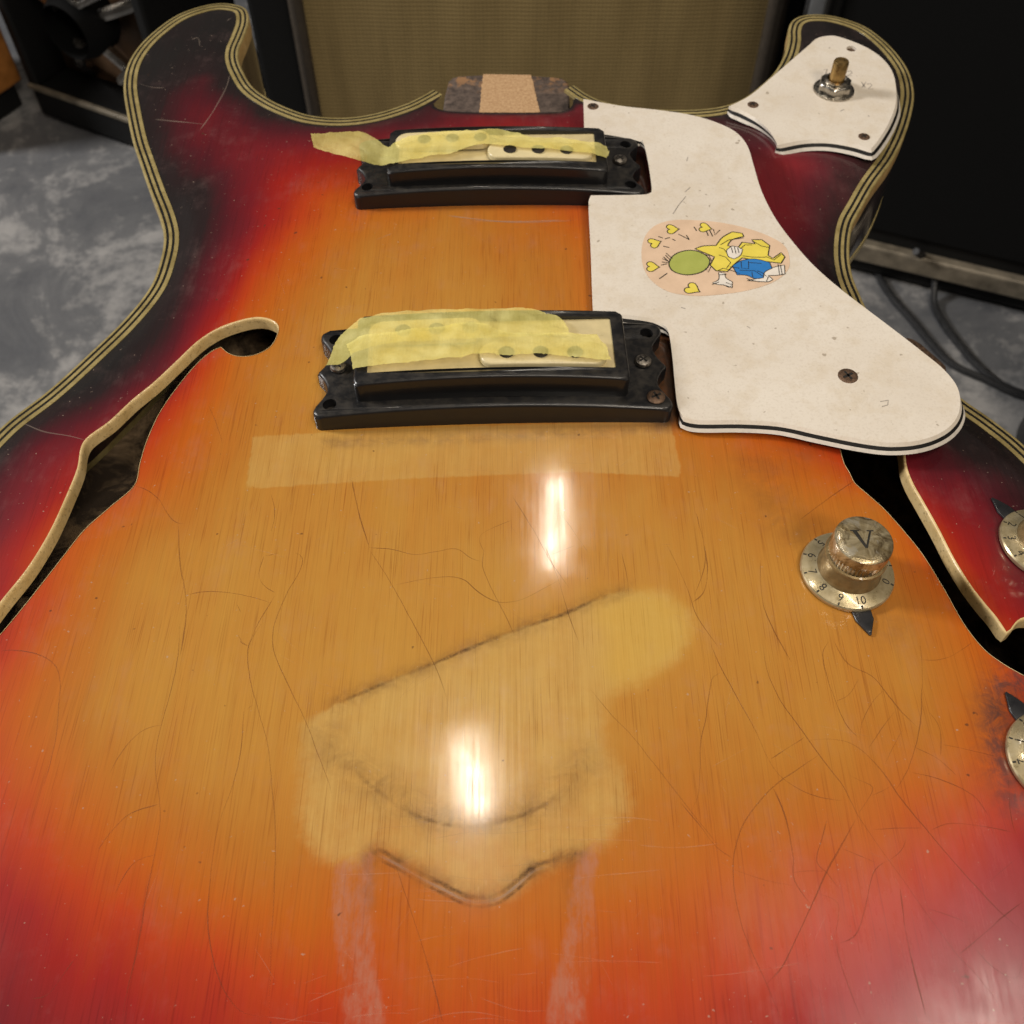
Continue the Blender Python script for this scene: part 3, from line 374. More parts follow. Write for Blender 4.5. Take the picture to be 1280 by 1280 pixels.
def binding_mat(name,a,b,orange=False):
    k=NT(name); n=k.noise(160,4,.6); n2=k.noise(900,3,.6)
    c=k.mix(k.rng(n,.3,.7),a,b); c=k.mix(k.math('MULTIPLY',k.rng(n2,.55,.72),.6),c,(.16,.10,.03))
    k.set(Base_Color=c,Roughness=.38,Coat_Weight=.4,Coat_Roughness=.15); return k.mat
M['cream']=binding_mat('aged_cream_ply',(.24,.185,.066),(.40,.32,.135))
M['amber']=binding_mat('amber_binding',(.40,.23,.07),(.56,.38,.16))
M['lining']=binding_mat('f_hole_cream',(.62,.43,.18),(.78,.59,.30))
M['black_ply']=simple('black_ply',(.010,.009,.008),.6,scale=400,spec=.25)
k=NT('dark_side'); k.set(Base_Color=k.mix(k.rng(k.noise(25,3),.4,.7),(.010,.008,.008),(.028,.010,.010)),Roughness=.3,Coat_Weight=.8,Coat_Roughness=.1); M['side']=k.mat
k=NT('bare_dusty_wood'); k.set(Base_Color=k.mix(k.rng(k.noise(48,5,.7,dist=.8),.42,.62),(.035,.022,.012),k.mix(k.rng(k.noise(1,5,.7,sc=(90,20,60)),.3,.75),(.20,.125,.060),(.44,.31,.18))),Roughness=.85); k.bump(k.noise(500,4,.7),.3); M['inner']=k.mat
def guard_mat():
    k=NT('worn_white_plastic'); a=k.noise(120,5,.65); b=k.noise(1300,3,.65); c=k.noise(26,4,.6)
    col=k.mix(k.rng(c,.35,.7),(.70,.63,.535),(.775,.715,.625)); col=k.mix(k.math('MULTIPLY',k.rng(a,.47,.70),.5),col,(.60,.50,.36)); col=k.mix(k.math('MULTIPLY',k.rng(b,.50,.68),.26),col,(.47,.40,.31))
    col=k.mix(k.math('MULTIPLY',k.rng(k.noise(420,2,.3),.75,.79),.7),col,(.30,.24,.17))
    k.set(Base_Color=col,Roughness=k.rng(a,.3,.7,.42,.6),Specular_IOR_Level=.45); k.bump(b,.12,.0002); return k.mat
M['guard']=guard_mat()
M['guard_edge']=simple('white_ply',(.66,.61,.54),.45,scale=500,var=.12)
def black_plastic():
    k=NT('dusty_black_plastic'); a=k.noise(210,5,.7); geo=k.n('ShaderNodeNewGeometry'); sx=k.n('ShaderNodeSeparateXYZ'); k.l(geo.outputs['Normal'],sx.inputs[0])
    up=k.rng(sx.outputs[2],.6,.98); dust=k.math('MULTIPLY',k.math('MULTIPLY',up,k.rng(a,.42,.68)),.30)
    k.set(Base_Color=k.mix(dust,(.010,.010,.011),(.11,.095,.075)),Roughness=k.rng(a,.3,.7,.30,.48),Specular_IOR_Level=.35,Coat_Weight=.30,Coat_Roughness=.10); k.bump(k.noise(900,3,.6),.06,.0002); return k.mat
M['black']=black_plastic()
M['black_dusty']=simple('dusty_hole_black',(.035,.030,.025),.8,scale=500)
M['cover']=simple('aged_cream_plastic',(.60,.50,.27),.4,scale=250,var=.10)
M['bobbin']=simple('pale_cream_plastic',(.68,.58,.33),.35,scale=250,var=.08)
M['steel']=simple('tarnished_steel',(.32,.29,.25),.38,metal=1,scale=700,var=.35,bump=.1)
M['rusty']=simple('rusty_screw_metal',(.16,.10,.065),.5,metal=.7,scale=900,var=.45,bump=.3)
M['iron']=simple('dark_pole_iron',(.02,.016,.013),.5,metal=.2,scale=800,var=.4)
M['slot']=simple('screw_recess_dark',(.012,.010,.008),.8)  # near-black tone of the flat cross on screw heads
M['brass']=simple('old_brass',(.42,.27,.10),.36,metal=.9,scale=500,var=.3,bump=.1)
M['nickel']=simple('worn_nickel',(.42,.39,.34),.28,metal=1,scale=500,var=.3,bump=.1)
def knob_mat():
    k=NT('tarnished_dial'); a=k.noise(330,5,.65); b=k.noise(90,3,.6)
    c=k.mix(k.rng(a,.35,.7),(.45,.365,.20),(.56,.48,.31)); c=k.mix(k.math('MULTIPLY',k.rng(b,.5,.7),.55),c,(.27,.19,.08))
    k.set(Base_Color=c,Roughness=k.rng(a,.3,.7,.22,.45),Metallic=.55,Coat_Weight=.5,Coat_Roughness=.08); return k.mat
M['dial']=knob_mat()
M['cone']=simple('dull_gold_barrel',(.27,.19,.085),.42,metal=.5,scale=400,var=.25,coat=.3)
def cap_mat():
    k=NT('clear_gold_cap'); a=k.noise(150,4,.7,dist=1.5); g=k.n('ShaderNodeTexGradient',gradient_type='RADIAL'); k.l(k.coord(),g.inputs[0])
    w=k.n('ShaderNodeTexNoise'); w.noise_dimensions='1D'; k.l(k.math('MULTIPLY',g.outputs['Fac'],14),w.inputs['W']); w.inputs['Scale'].default_value=1; w.inputs['Detail'].default_value=3
    c=k.mix(k.rng(w.outputs['Fac'],.3,.7),(.36,.27,.13),(.64,.54,.34)); c=k.mix(k.rng(a,.42,.62),c,(.13,.09,.04)); c=k.mix(k.rng(k.noise(240,3,.6,dist=1),.56,.68),c,(.52,.47,.36))  # radial streaks and pale patches put the cap's reflections into its colour
    k.set(Base_Color=c,Roughness=.28,Metallic=.6,Coat_Weight=1.0,Coat_Roughness=.04,Coat_IOR=1.5); k.bump(a,.25,.0008); return k.mat
M['cap']=cap_mat()
M['ink']=simple('black_ink',(.02,.018,.014),.5)
M['pencil']=simple('pencil_grey',(.33,.29,.25),.6)
M['pointer']=simple('black_pointer',(.018,.018,.020),.4,coat=.2)
def tape_mat():
    k=NT('masking_tape'); a=k.noise(120,4,.6); b=k.noise(1,3,.6,sc=(1500,260,800))
    k.set(Base_Color=k.mix(k.rng(a,.3,.7),(.86,.76,.22),(.93,.85,.34)),Roughness=.55,Specular_IOR_Level=.3,Subsurface_Weight=0.0); k.bump(k.math('ADD',b,k.math('MULTIPLY',a,.6)),.5,.0004)
    tr=k.n('ShaderNodeBsdfTransparent'); tr.inputs[0].default_value=(1,.94,.66,1); mx=k.n('ShaderNodeMixShader'); k.put(mx.inputs[0],k.rng(a,.3,.7,.58,.40)); k.l(k.p.outputs[0],mx.inputs[1]); k.l(tr.outputs[0],mx.inputs[2]); k.l(mx.outputs[0],k.out.inputs[0]); return k.mat
M['tape']=tape_mat()
def overlay(name,col,alpha,noisy=None,rough=.5):
    k=NT(name); k.set(Base_Color=col,Roughness=rough)
    a=k.attr('fade'); 
    if noisy: a=k.math('MULTIPLY',a,k.rng(k.noise(noisy,4,.7),.35,.6,.15,1))
    a=k.math('MULTIPLY',a,alpha)
    tr=k.n('ShaderNodeBsdfTransparent'); mx=k.n('ShaderNodeMixShader'); k.l(a,mx.inputs[0]); k.l(tr.outputs[0],mx.inputs[1]); k.l(k.p.outputs[0],mx.inputs[2]); k.l(mx.outputs[0],k.out.inputs[0]); return k.mat
M['crack']=overlay('lacquer_crack',(.17,.048,.011),.42)
M['scratch']=overlay('pale_scratch',(.45,.35,.28),.40)
M['arc_line']=overlay('arc_line',(.13,.06,.02),.42,500)
M['fine_scratch']=overlay('fine_scratch',(.75,.55,.40),.15)
M['ghost_line']=overlay('dirt_line',(.11,.048,.014),.62,900)
M['sticker']=simple('sticker_peach',(.73,.53,.37),.35,scale=150,var=.07,coat=.2)
for nm,c in dict(s_green=(.40,.44,.10),s_yellow=(.80,.66,.10),s_blue=(.03,.20,.55),s_white=(.80,.74,.66)).items(): M[nm]=simple('print_'+nm[2:],c,.35,scale=200,var=.06,coat=.2)
def heel_mat():
    k=NT('neck_pocket_paint'); a=k.noise(130,5,.7); sx=k.n('ShaderNodeSeparateXYZ'); k.coord(); k.l(k.co,sx.inputs[0])
    chip=k.math('MULTIPLY',k.rng(a,.50,.56),k.rng(sx.outputs[1],.403,.414)); k.set(Base_Color=k.mix(chip,k.mix(k.rng(k.noise(300,4,.7),.35,.7),(.045,.032,.026),(.15,.11,.088)),(.28,.15,.07)),Roughness=.6); return k.mat
M['heel']=heel_mat()
k=NT('chipboard_wood'); k.set(Base_Color=k.mix(k.rng(k.noise(900,4,.75),.32,.68),(.36,.20,.09),(.60,.40,.22)),Roughness=.8); k.bump(k.noise(900,4,.75),.5); M['chip']=k.mat
def floor_mat():
    k=NT('stained_concrete'); a=k.noise(7,6,.68,dist=.6); b=k.noise(34,5,.7); c=k.noise(3,3,.5)
    col=k.mix(k.rng(a,.35,.7),(.085,.088,.096),(.19,.19,.19)); col=k.mix(k.math('MULTIPLY',k.rng(k.math('ADD',k.math('MULTIPLY',a,.6),k.math('MULTIPLY',b,.5)),.545,.66),.58),col,(.50,.48,.46)); col=k.mix(k.math('MULTIPLY',k.rng(b,.45,.7),.25),col,(.05,.05,.05))
    k.set(Base_Color=col,Roughness=k.rng(b,.3,.7,.5,.8)); k.bump(b,.4,.002); return k.mat
M['floor']=floor_mat()
def grille_mat():
    k=NT('olive_grille_cloth'); 
    w=k.n('ShaderNodeTexWave',wave_type='BANDS',bands_direction='Z'); k.l(k.coord(),w.inputs[0]); w.inputs['Scale'].default_value=72; w.inputs['Distortion'].default_value=1.0; w.inputs['Detail'].default_value=2; w.inputs['Detail Scale'].default_value=8
    v=k.n('ShaderNodeTexWave',wave_type='BANDS',bands_direction='X'); k.l(k.coord(),v.inputs[0]); v.inputs['Scale'].default_value=80; v.inputs['Distortion'].default_value=.6
    h=k.math('MULTIPLY',k.rng(w.outputs['Fac'],0,1,.55,1),k.rng(v.outputs['Fac'],0,1,.75,1)); st=k.noise(1,4,.7,sc=(60,60,4))
    col=k.mix(h,(.11,.075,.027),(.38,.275,.110)); col=k.mix(k.math('MULTIPLY',k.rng(st,.4,.7),.3),col,(.12,.085,.03))
    k.set(Base_Color=col,Roughness=.75); k.bump(h,.6,.001); return k.mat
M['grille']=grille_mat()
M['tolex']=simple('black_tolex',(.006,.006,.006),.6,scale=600,bump=.3,spec=.25)
M['amp_edge']=simple('brown_frame_edge',(.050,.038,.026),.6,scale=300,bump=.2)
M['brown_panel']=simple('dark_brown_board',(.075,.038,.015),.6,scale=25,var=.4)
M['trim']=simple('worn_metal_trim',(.20,.17,.125),.45,metal=.3,scale=60,var=.35)
M['rubber']=simple('black_rubber',(.013,.013,.014),.5)
M['orange_wood']=simple('orange_wood',(.36,.14,.03),.5,scale=40,var=.35)
M['chrome']=simple('dull_chrome',(.38,.36,.33),.25,metal=1,scale=60)
M['black_cloth']=simple('black_grille_cloth',(.004,.004,.004),.9,scale=900,bump=.3,spec=.15)
M['grey_strip']=simple('grey_metal_strip',(.13,.135,.14),.45,metal=.3,scale=60)
# ------------------------------------------------------------------ the setting
v=[];f=[];X=np.linspace(-3,3,41);Y=np.linspace(-2,4,41)
for y in Y:
    for x in X: v.append((x,y,0))
for j in range(40):
    for i in range(40): a=j*41+i; f.append((a,a+1,a+42,a+41))
tag(mesh('floor',v,f,M['floor'],smooth=False),kind='structure')
# ------------------------------------------------------------------ the guitar
guitar=tag(empty('electric_guitar',(0,0,GZ)),'sunburst hollow body electric guitar without its neck, white pickguard and black pickups','guitar')
RIM=-DROP
OC=catmull(OUTER,1.6); POLY=np.vstack([OC,np.array([OUTER[-1],OUTER[0]])[0:0]])
archpoly=np.vstack([OC,[(24.2,378.3),(-26,377)]]); arch=Arch(archpoly)
BW=5.6
INN=offset(OC,BW,False)
# pocket side of the top
pe=catmull(POCKET_EDGE,2.0)
top_loop=np.vstack([INN,pe[::-1][0:0]])
pk=[p for p in pe[::-1]]
a0=INN[-1]; 
top_loop=np.vstack([INN,np.array(pk)])
HOLE_L=np.array(FHOLE_L_VIS+[(-138,123),(-143,117),(-150,113.5),(-157,114),(-161,119),(-161,126),(-156,131),(-149,133),(-144,130),(-141,130.5)])
mir=[(-12-x,y) for x,y in FHOLE_L_VIS]
HOLE_R=np.array(FHOLE_R_OUT[3:]+mir[4:28]+FHOLE_R_IN[1:]+[(138,112),(146,111.5),(151.5,116),(152,123.5),(149,131),(143,135)]+FHOLE_R_OUT[:3])
HL=ccw(round_poly(HOLE_L,1.2)); HR=ccw(round_poly(HOLE_R,1.2))
gx=[];
vis=lambda x,y:(y>20)
for y in np.arange(-72,470,2.0):
    for x in np.arange(-210,212,2.0):
        if y>15 and abs(x)<175: gx.append((x,y))
        elif int(round((y+72)/2))%4==0 and int(round((x+210)/2))%4==0: gx.append((x,y))
gx=np.array(gx)+rng.uniform(-.35,.35,(len(gx),2))
ok=inside(top_loop,gx[:,0],gx[:,1])&(segdist(top_loop[::2],gx[:,0],gx[:,1])>1.0)
for h in (HL,HR): ok&=~inside(h,gx[:,0],gx[:,1])&(segdist(h,gx[:,0],gx[:,1])>.9)
P2,T2=cdt(top_loop,[HL,HR],gx[ok])
Z2=arch(P2[:,0],P2[:,1])
dd=segdist(top_loop[::2],P2[:,0],P2[:,1]); Z2=np.where(dd<6,RIM+(Z2-RIM)*np.clip(dd/6,0,1)**.7,Z2)
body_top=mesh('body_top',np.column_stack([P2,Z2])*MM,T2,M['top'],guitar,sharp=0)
def setattr_f(o,name,val):
    a=o.data.attributes.new(name,'FLOAT','POINT'); a.data.foreach_set('value',np.asarray(val,dtype=np.float32))
# burst field: linear radial basis through sample points of the sprayed finish
bp=np.array([b[:2] for b in BURST]); bt=np.array([b[2] for b in BURST])
def ker(r): return r
A=ker(np.linalg.norm(bp[:,None]-bp[None],axis=2)); n=len(bp)
A=A-np.eye(n)*6.0
Sys=np.zeros((n+1,n+1)); Sys[:n,:n]=A; Sys[:n,n]=1; Sys[n,:n]=1
wt=np.linalg.solve(Sys,np.append(bt,0))
tv=np.full(len(P2),wt[n])
for i in range(n): tv+=wt[i]*np.hypot(P2[:,0]-bp[i,0],P2[:,1]-bp[i,1])
edge=np.clip((9-dd)/9,0,1); tv=np.maximum(tv,edge**.8*1.0*(P2[:,1]<470))
setattr_f(body_top,'burst',np.clip(tv,0,1))
def sdf(poly):
    poly=np.array(poly); d=segdist(poly,P2[:,0],P2[:,1]); return np.clip(np.where(inside(poly,P2[:,0],P2[:,1]),d,-d),-15,15)
setattr_f(body_top,'sd_tape',sdf(G_TAPE)); sb=sdf(round_poly(G_BRIDGE,2)); setattr_f(body_top,'sd_bridge',sb); dtop=segdist(np.array(TOP_LINE[:-1]),P2[:,0],P2[:,1],False)
wd=1.2+6.5*np.clip((dtop-3)/14,0,1); q_=np.clip(.5+sb/(2*wd),0,1); setattr_f(body_top,'ghost',q_*q_*(3-2*q_))
setattr_f(body_top,'sd_disc',sdf(round_poly(G_DISC,2)))
setattr_f(body_top,'sd_tail',np.maximum(sdf(G_TAIL[0]),sdf(G_TAIL[1])))
def glow(line,w,amp): return amp*np.exp(-(segdist(np.array(line),P2[:,0],P2[:,1],False)/w)**2)
sm=glow(ARC_LINE,5.0,.30)+glow([(x,y-1.5) for x,y in ARC_LINE[3:9]],2.0,.16)+glow(TOP_LINE,2.2,.40)+glow(M_LINE,2.0,.45)
for l in M_SIDE: sm+=glow(l,2,.25)
sm+=glow([(78,160),(70,185),(88,190),(97,200)],7,.22)
setattr_f(body_top,'smudge',np.clip(sm,0,.8))
gm=glow(KNOB_GRIME,5,.75)+glow([(92,137),(100,131)],7,.18)+glow([(139,166),(137,150)],5,.3)  # grime round the third knob, then fainter dark patches beside the other two
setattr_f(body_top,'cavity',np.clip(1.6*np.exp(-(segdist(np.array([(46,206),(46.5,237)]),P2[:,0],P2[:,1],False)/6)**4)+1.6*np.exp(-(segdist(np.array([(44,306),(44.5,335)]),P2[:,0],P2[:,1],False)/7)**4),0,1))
gm+=glow([(-55,193),(0,195.5),(48,199)],2.2,.35)+glow([(-56,304),(46,306)],2,.3)  # darkens a narrow strip along the front of each pickup ring
setattr_f(body_top,'grime',np.clip(gm,0,.95))
def blob(x,y,rx,ry,a): return a*np.exp(-((P2[:,0]-x)/rx)**2-((P2[:,1]-y)/ry)**2)
setattr_f(body_top,'painted_haze',np.clip(blob(100,42,34,22,1)+blob(72,62,20,12,.5)+blob(108,75,22,16,.5)+blob(118,330,18,22,.35),0,1))  # areas where reflected haze is painted as pink in the lacquer colour
setattr_f(body_top,'scuff',np.clip(blob(80,52,36,20,.9)+blob(112,78,18,20,.6)+blob(-112,330,16,20,.8)+blob(-118,395,16,30,.7)+blob(118,330,14,22,.6)+blob(150,185,14,14,.7)+blob(55,60,25,18,.5)+blob(-9,64,11,9,.7),0,1))
# lacquer checks: hair-thin strips lying on the finish
def strips(name,lines,w,mat,parent,zoff=.05,taper=True,jit=.25,wsd=.3,zfun=None,kind=None,flat=True):
    V=[];F=[];fade=[]
    for l in lines:
        c=catmull(l,1.2); 
        if len(c)<3: continue
        c=c+rng.normal(0,jit*.22,(len(c),2)); c[1:-1]=(c[:-2]+c[1:-1]*2+c[2:])/4
        t=np.empty_like(c); t[1:-1]=c[2:]-c[:-2]; t[0]=c[1]-c[0]; t[-1]=c[-1]-c[-2]; t/=np.linalg.norm(t,axis=1)[:,None]+1e-9
        nn=np.stack([-t[:,1],t[:,0]],1); m=len(c); s=np.linspace(0,1,m); L_=np.sum(np.linalg.norm(np.diff(c,axis=0),axis=1)); ww=w*np.clip(L_/22,.55,1)*(1+rng.uniform(-wsd,wsd))*np.ones(m)*(1+.35*np.sin(rng.uniform(0,6)+s*rng.uniform(4,12)))
        if taper: ww*=np.clip(np.minimum(s,1-s)*8+.35,0,1)
        b=len(V); fd=np.clip(.75+.25*np.sin(rng.uniform(0,6)+s*rng.uniform(3,11)),.5,1)*np.clip(np.minimum(s,1-s)*6+.25,0,1)
        for sgn in (-1,1):
            q=c+nn*sgn*ww[:,None]/2; z=(zfun or arch)(q[:,0],q[:,1])+zoff
            V+=list(zip(q[:,0],q[:,1],z*np.ones(m))); fade+=list(fd)
        for i in range(m-1): F.append((b+i,b+i+1,b+m+i+1,b+m+i)) if False else F.append((b+i+1,b+i,b+m+i,b+m+i+1))
    o=mesh(name,np.array(V)*MM,F,mat,parent,sharp=0); setattr_f(o,'fade',fade)
    bmm=bmesh.new(); bmm.from_mesh(o.data); bmesh.ops.recalc_face_normals(bmm,faces=bmm.faces[:])
    for fc in bmm.faces:
        if fc.normal.z<0: fc.normal_flip()
    bmm.to_mesh(o.data); bmm.free()
    if kind: o['kind']=kind
    return o
def surf(x,y): return arch(x,y)
strips('lacquer_crack',CRACKS,.20,M['crack'],body_top,kind='stuff')
FS=[]
for _ in range(42):
    x,y=rng.normal(-8,26),rng.uniform(32,80); L=rng.uniform(4,22); a=rng.normal(.05,.12); b=rng.normal(0,.04)
    FS.append([(x+L*t_*math.cos(a),y+L*t_*math.sin(a)+b*L*t_*(1-t_)*4) for t_ in (0,.33,.66,1)])
for _ in range(70):
    x,y=rng.uniform(-85,90),rng.uniform(35,290); L=rng.uniform(3,16); a=rng.uniform(0,math.pi)
    FS.append([(x+L*t_*math.cos(a),y+L*t_*math.sin(a)) for t_ in (0,.33,.66,1)])
FS=[l for l in FS if all(inside(top_loop,np.array([p[0]]),np.array([p[1]]))[0] and not any(inside(h,np.array([p[0]]),np.array([p[1]]))[0] for h in (HL,HR)) for p in l)]
strips('fine_scratch',FS,.13,M['fine_scratch'],body_top,.055,kind='stuff')
strips('scratch',SCRATCHES,.45,M['scratch'],body_top,.06,kind='stuff')
def wide(name,line,w,mat,zoff=.07):
    """soft-edged band of dirt left where a cover met the finish"""
    c=catmull(line,1.0); t=np.gradient(c,axis=0); t/=np.linalg.norm(t,axis=1)[:,None]; nn=np.stack([-t[:,1],t[:,0]],1); m=len(c); V=[];fade=[];F=[]
    s=np.linspace(0,1,m); e=np.clip(np.minimum(s,1-s)*9,0,1)*(.6+.4*np.sin(s*17+1))
    offs=[(-1,0),(-.35,.8),(.1,1),(.5,.5),(1,0)]
    for o_,a_ in offs:
        q=c+nn*o_*w; V+=list(zip(q[:,0],q[:,1],arch(q[:,0],q[:,1])+zoff)); fade+=list(e*a_)
    for k in range(len(offs)-1):
        for i in range(m-1): F.append((k*m+i,k*m+i+1,(k+1)*m+i+1,(k+1)*m+i))
    o=mesh(name,np.array(V)*MM,F,mat,body_top,sharp=0); setattr_f(o,'fade',fade); o['kind']='stuff'; return o
wide('dirt_line',M_LINE,.75,M['ghost_line']); wide('dirt_line',[(x,y-2.0) for x,y in M_LINE[1:-1]],.55,M['ghost_line']); wide('arc_line',[(x,y-1.5) for x,y in ARC_LINE[2:10]],.8,M['arc_line']); wide('dirt_line',M_LINE[8:10],1.3,M['ghost_line']); wide('pale_lip',[(x,y-1.1) for x,y in M_LINE[1:-1]],.5,M['scratch']); wide('dirt_line',TOP_LINE,.75,M['ghost_line'])
# edge binding: five plies round the rim
bind=empty('edge_binding',parent=guitar)
cuts=[0,1.15,2.1,3.2,4.15,BW]
for i in range(5):
    o0=OC if i==0 else offset(OC,cuts[i],False); o1=offset(OC,cuts[i+1],False); cream=i%2==0
    zt=RIM+(.18 if cream else .02); m=len(o0); V=[];F=[]
    if i==0: rows=[(o0,RIM-6.5),(o0,RIM-.5),(offset(OC,.15,False),RIM-.05),(offset(OC,.45,False),zt),(o1,zt),(o1,RIM-1)]
    else: rows=[(o0,RIM-1),(o0,zt),(o1,zt),(o1,RIM-1.2)]
    for l,z in rows: V+=[(x,y,z) for x,y in l]
    for r_ in range(len(rows)-1):
        for j in range(m-1): F.append((r_*m+j,r_*m+j+1,(r_+1)*m+j+1,(r_+1)*m+j))
    for e in (0,m-1): F.append(tuple(r_*m+e for r_ in range(len(rows))))
    fm=[1 if (i==0 and r_<1) else 0 for r_ in range(len(rows)-1) for j in range(m-1)]+[0,0]
    mesh('binding_ply',np.array(V)*MM,F,[M['cream'] if cream else M['black_ply'],M['amber']],bind,fm=fm,sharp=50)
# sides and back
m=len(OC); so=offset(OC,.25,False); V=[];F=[]; rows=[(so,RIM-6.4),(so,RIM-20),(so,RIM-38)]
for l,z in rows: V+=[(x,y,z) for x,y in l]
for r_ in range(2):
    for j in range(m-1): F.append((r_*m+j,r_*m+j+1,(r_+1)*m+j+1,(r_+1)*m+j))
mesh('body_side',np.array(V)*MM,F,M['side'],guitar)
V=[];F=[]; rows=[(so,RIM-38),(OC,RIM-38.1),(OC,RIM-42),(offset(OC,.8,False),RIM-42.6)]
for l,z in rows: V+=[(x,y,z) for x,y in l]
for r_ in range(3):
    for j in range(m-1): F.append((r_*m+j,r_*m+j+1,(r_+1)*m+j+1,(r_+1)*m+j))
mesh('back_binding',np.array(V)*MM,F,M['cream'],guitar)
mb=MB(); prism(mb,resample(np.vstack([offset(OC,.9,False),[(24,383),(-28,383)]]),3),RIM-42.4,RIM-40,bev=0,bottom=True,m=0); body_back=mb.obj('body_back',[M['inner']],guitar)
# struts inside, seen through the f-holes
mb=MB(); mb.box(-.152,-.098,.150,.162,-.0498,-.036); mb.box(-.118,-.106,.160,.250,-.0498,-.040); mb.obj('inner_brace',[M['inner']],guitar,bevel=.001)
# f-hole linings
for h in (HL,HR):
    hz=arch(h[:,0],h[:,1]); m=len(h); V=[];F=[]
    t=np.roll(h,-1,0)-np.roll(h,1,0); t/=np.linalg.norm(t,axis=1)[:,None]; nin=np.stack([-t[:,1],t[:,0]],1); tc=-h/np.linalg.norm(h,axis=1)[:,None]
    w=np.clip((np.sum(nin*tc,1)+.2)/.6,0,1)[:,None]; w=.35+.65*w
    for _ in range(5): w=(np.roll(w,1,0)+2*w+np.roll(w,-1,0))/4
    H=lambda d:h+(offset(h,d)-h)*w
    rows=[(h,hz+.12),(H(.3),hz+.14),(H(.55),hz-.0),(H(.72),hz-.35),(H(.78),hz-1.2),(H(.85),hz-4.3),(h,hz-4.5)]
    for l,z in rows: V+=[(l[i,0],l[i,1],z[i]) for i in range(m)]
    for r_ in range(len(rows)-1):
        for j in range(m): F.append((r_*m+j,r_*m+(j+1)%m,(r_+1)*m+(j+1)%m,(r_+1)*m+j))
    o=mesh('f_hole_lining',np.array(V)*MM,F,M['lining'],guitar,sharp=40)
# neck pocket
mb=MB(); hl=np.array([(-29.5,372)]+HEEL+[(24.7,372)]); prism(mb,resample(hl,2),-52,-20,bev=1.2,bottom=True); heel=mb.obj('neck_pocket',[M['heel']],guitar)
hw=resample(HEEL_WOOD,1.5); hw=hw+rng.normal(0,.12,hw.shape)*(hw[:,1:2]<417); mb=MB(); prism(mb,hw,-20.5,-19.85,bev=0); mb.obj('bare_wood_patch',[M['chip']],heel)
mb=MB(); 
pw=resample(pe,2,False); V=[];F=[]
for x,y in pw: V+=[(x,y,RIM),(x,y,-24)]
for i in range(len(pw)-1): F.append((2*i,2*i+2,2*i+3,2*i+1))
mesh('pocket_wall',np.array(V)*MM,F,M['side'],guitar)
# ------------------------------------------------------------------ screws
def screw_mesh(name,r,mat,h=1.0,cross=True,n=20):
    mb=MB(); mb.lathe([(r*MM,0),(r*MM,.25*h*MM),(r*.88*MM,.65*h*MM),(r*.55*MM,.92*h*MM),(0.30*r*MM,1.0*h*MM)],n); mb.disc(.30*r*MM,h*MM,n)
    if cross:
        w=.13*r*MM; L=.58*r*MM; z=h*1.015*MM
        for a,b in ((L,w),(w,L)): mb.add([(-a,-b,z-(.06*h*MM if False else 0)),(a,-b,z),(a,b,z),(-a,b,z)],[(0,1,2,3)],1)
    me=mb.obj(name,[mat,M['slot']]); d=me.data; bpy.data.objects.remove(me); return d
SC={'rust':screw_mesh('rusty_screw',2.75,M['rusty'],.9),'steel':screw_mesh('steel_screw',2.6,M['steel'],1.3),'small':screw_mesh('small_screw',2.2,M['rusty'],.5),'pole':screw_mesh('pole_piece',2.35,M['iron'],.35,False),'guard':screw_mesh('guard_screw',3.1,M['rusty'],.5)}
def put(name,data,parent,x,y,z,rz=0,tilt=(0,0)):
    o=link(bpy.data.objects.new(name,data)); o.parent=parent; o.location=(x*MM,y*MM,z*MM); o.rotation_euler=(tilt[0],tilt[1],rz); return o
# ------------------------------------------------------------------ pickguard: white / black / white with a sloping edge
guard=empty('pickguard',parent=guitar)
gl=ccw(round_poly(GUARD,1.2)); PGZ=3.6; PGT=2.6
def ply(name,loop,o0,o1,z0,z1,mat,parent,cap=False,holes=(),top_extra=0):
    a=vary(loop,o0); b=vary(loop,o1); m=len(loop); mb=MB()
    V=[(x*MM,y*MM,z0*MM) for x,y in a]+[(x*MM,y*MM,z1*MM) for x,y in b]; F=[(i,(i+1)%m,m+(i+1)%m,m+i) for i in range(m)]
    mb.add(V,F)
    if cap: prism(mb,b,z1-.01,z1,bev=0,holes=holes,hole_depth=1.2)
    else:
        c=offset(loop,3); mb.add([(x*MM,y*MM,z1*MM) for x,y in b]+[(x*MM,y*MM,z1*MM) for x,y in c],[(i,(i+1)%m,m+(i+1)%m,m+i) for i in range(m)])
    return mb.obj(name,[mat],parent)
def vary(loop,o):
    # the edge is bevelled wide along the player's side, almost square elsewhere
    if not o: return loop
    q=offset(loop,-o); t=np.roll(loop,-1,0)-np.roll(loop,1,0); t/=np.linalg.norm(t,axis=1)[:,None]+1e-9
    ny=-t[:,0]; w=np.clip((-ny-.22+.38*np.maximum(t[:,1],0))/.5,0,1); w=w*w*(3-2*w); w=-.45+1.45*w
    for _ in range(4): w=(np.roll(w,1)+2*w+np.roll(w,-1))/4
    return loop+(q-loop)*w[:,None]
def layered(loop,z,t,parent,holes=()):
    ply('white_top_ply',loop,.9*t/2.6,0,z-.9*t/2.6,z,M['guard'],parent,cap=True,holes=holes)
    ply('black_ply',loop,1.75*t/2.6,.9*t/2.6,z-1.75*t/2.6,z-.9*t/2.6-.003,M['black_ply'],parent)
    ply('white_base_ply',loop,1.0*t,1.75*t/2.6,z-t,z-1.75*t/2.6-.003,M['guard_edge'],parent)
layered(gl,PGZ,PGT,guard)
for (x,y),dn in zip(GUARD_SCREWS,('small','guard')): put('guard_screw',SC[dn],guard,x,y,PGZ-.1,.5)
def flat(mb,loop,z,m):
    prism(mb,ccw(loop),z-.01,z,bev=0,m=m)
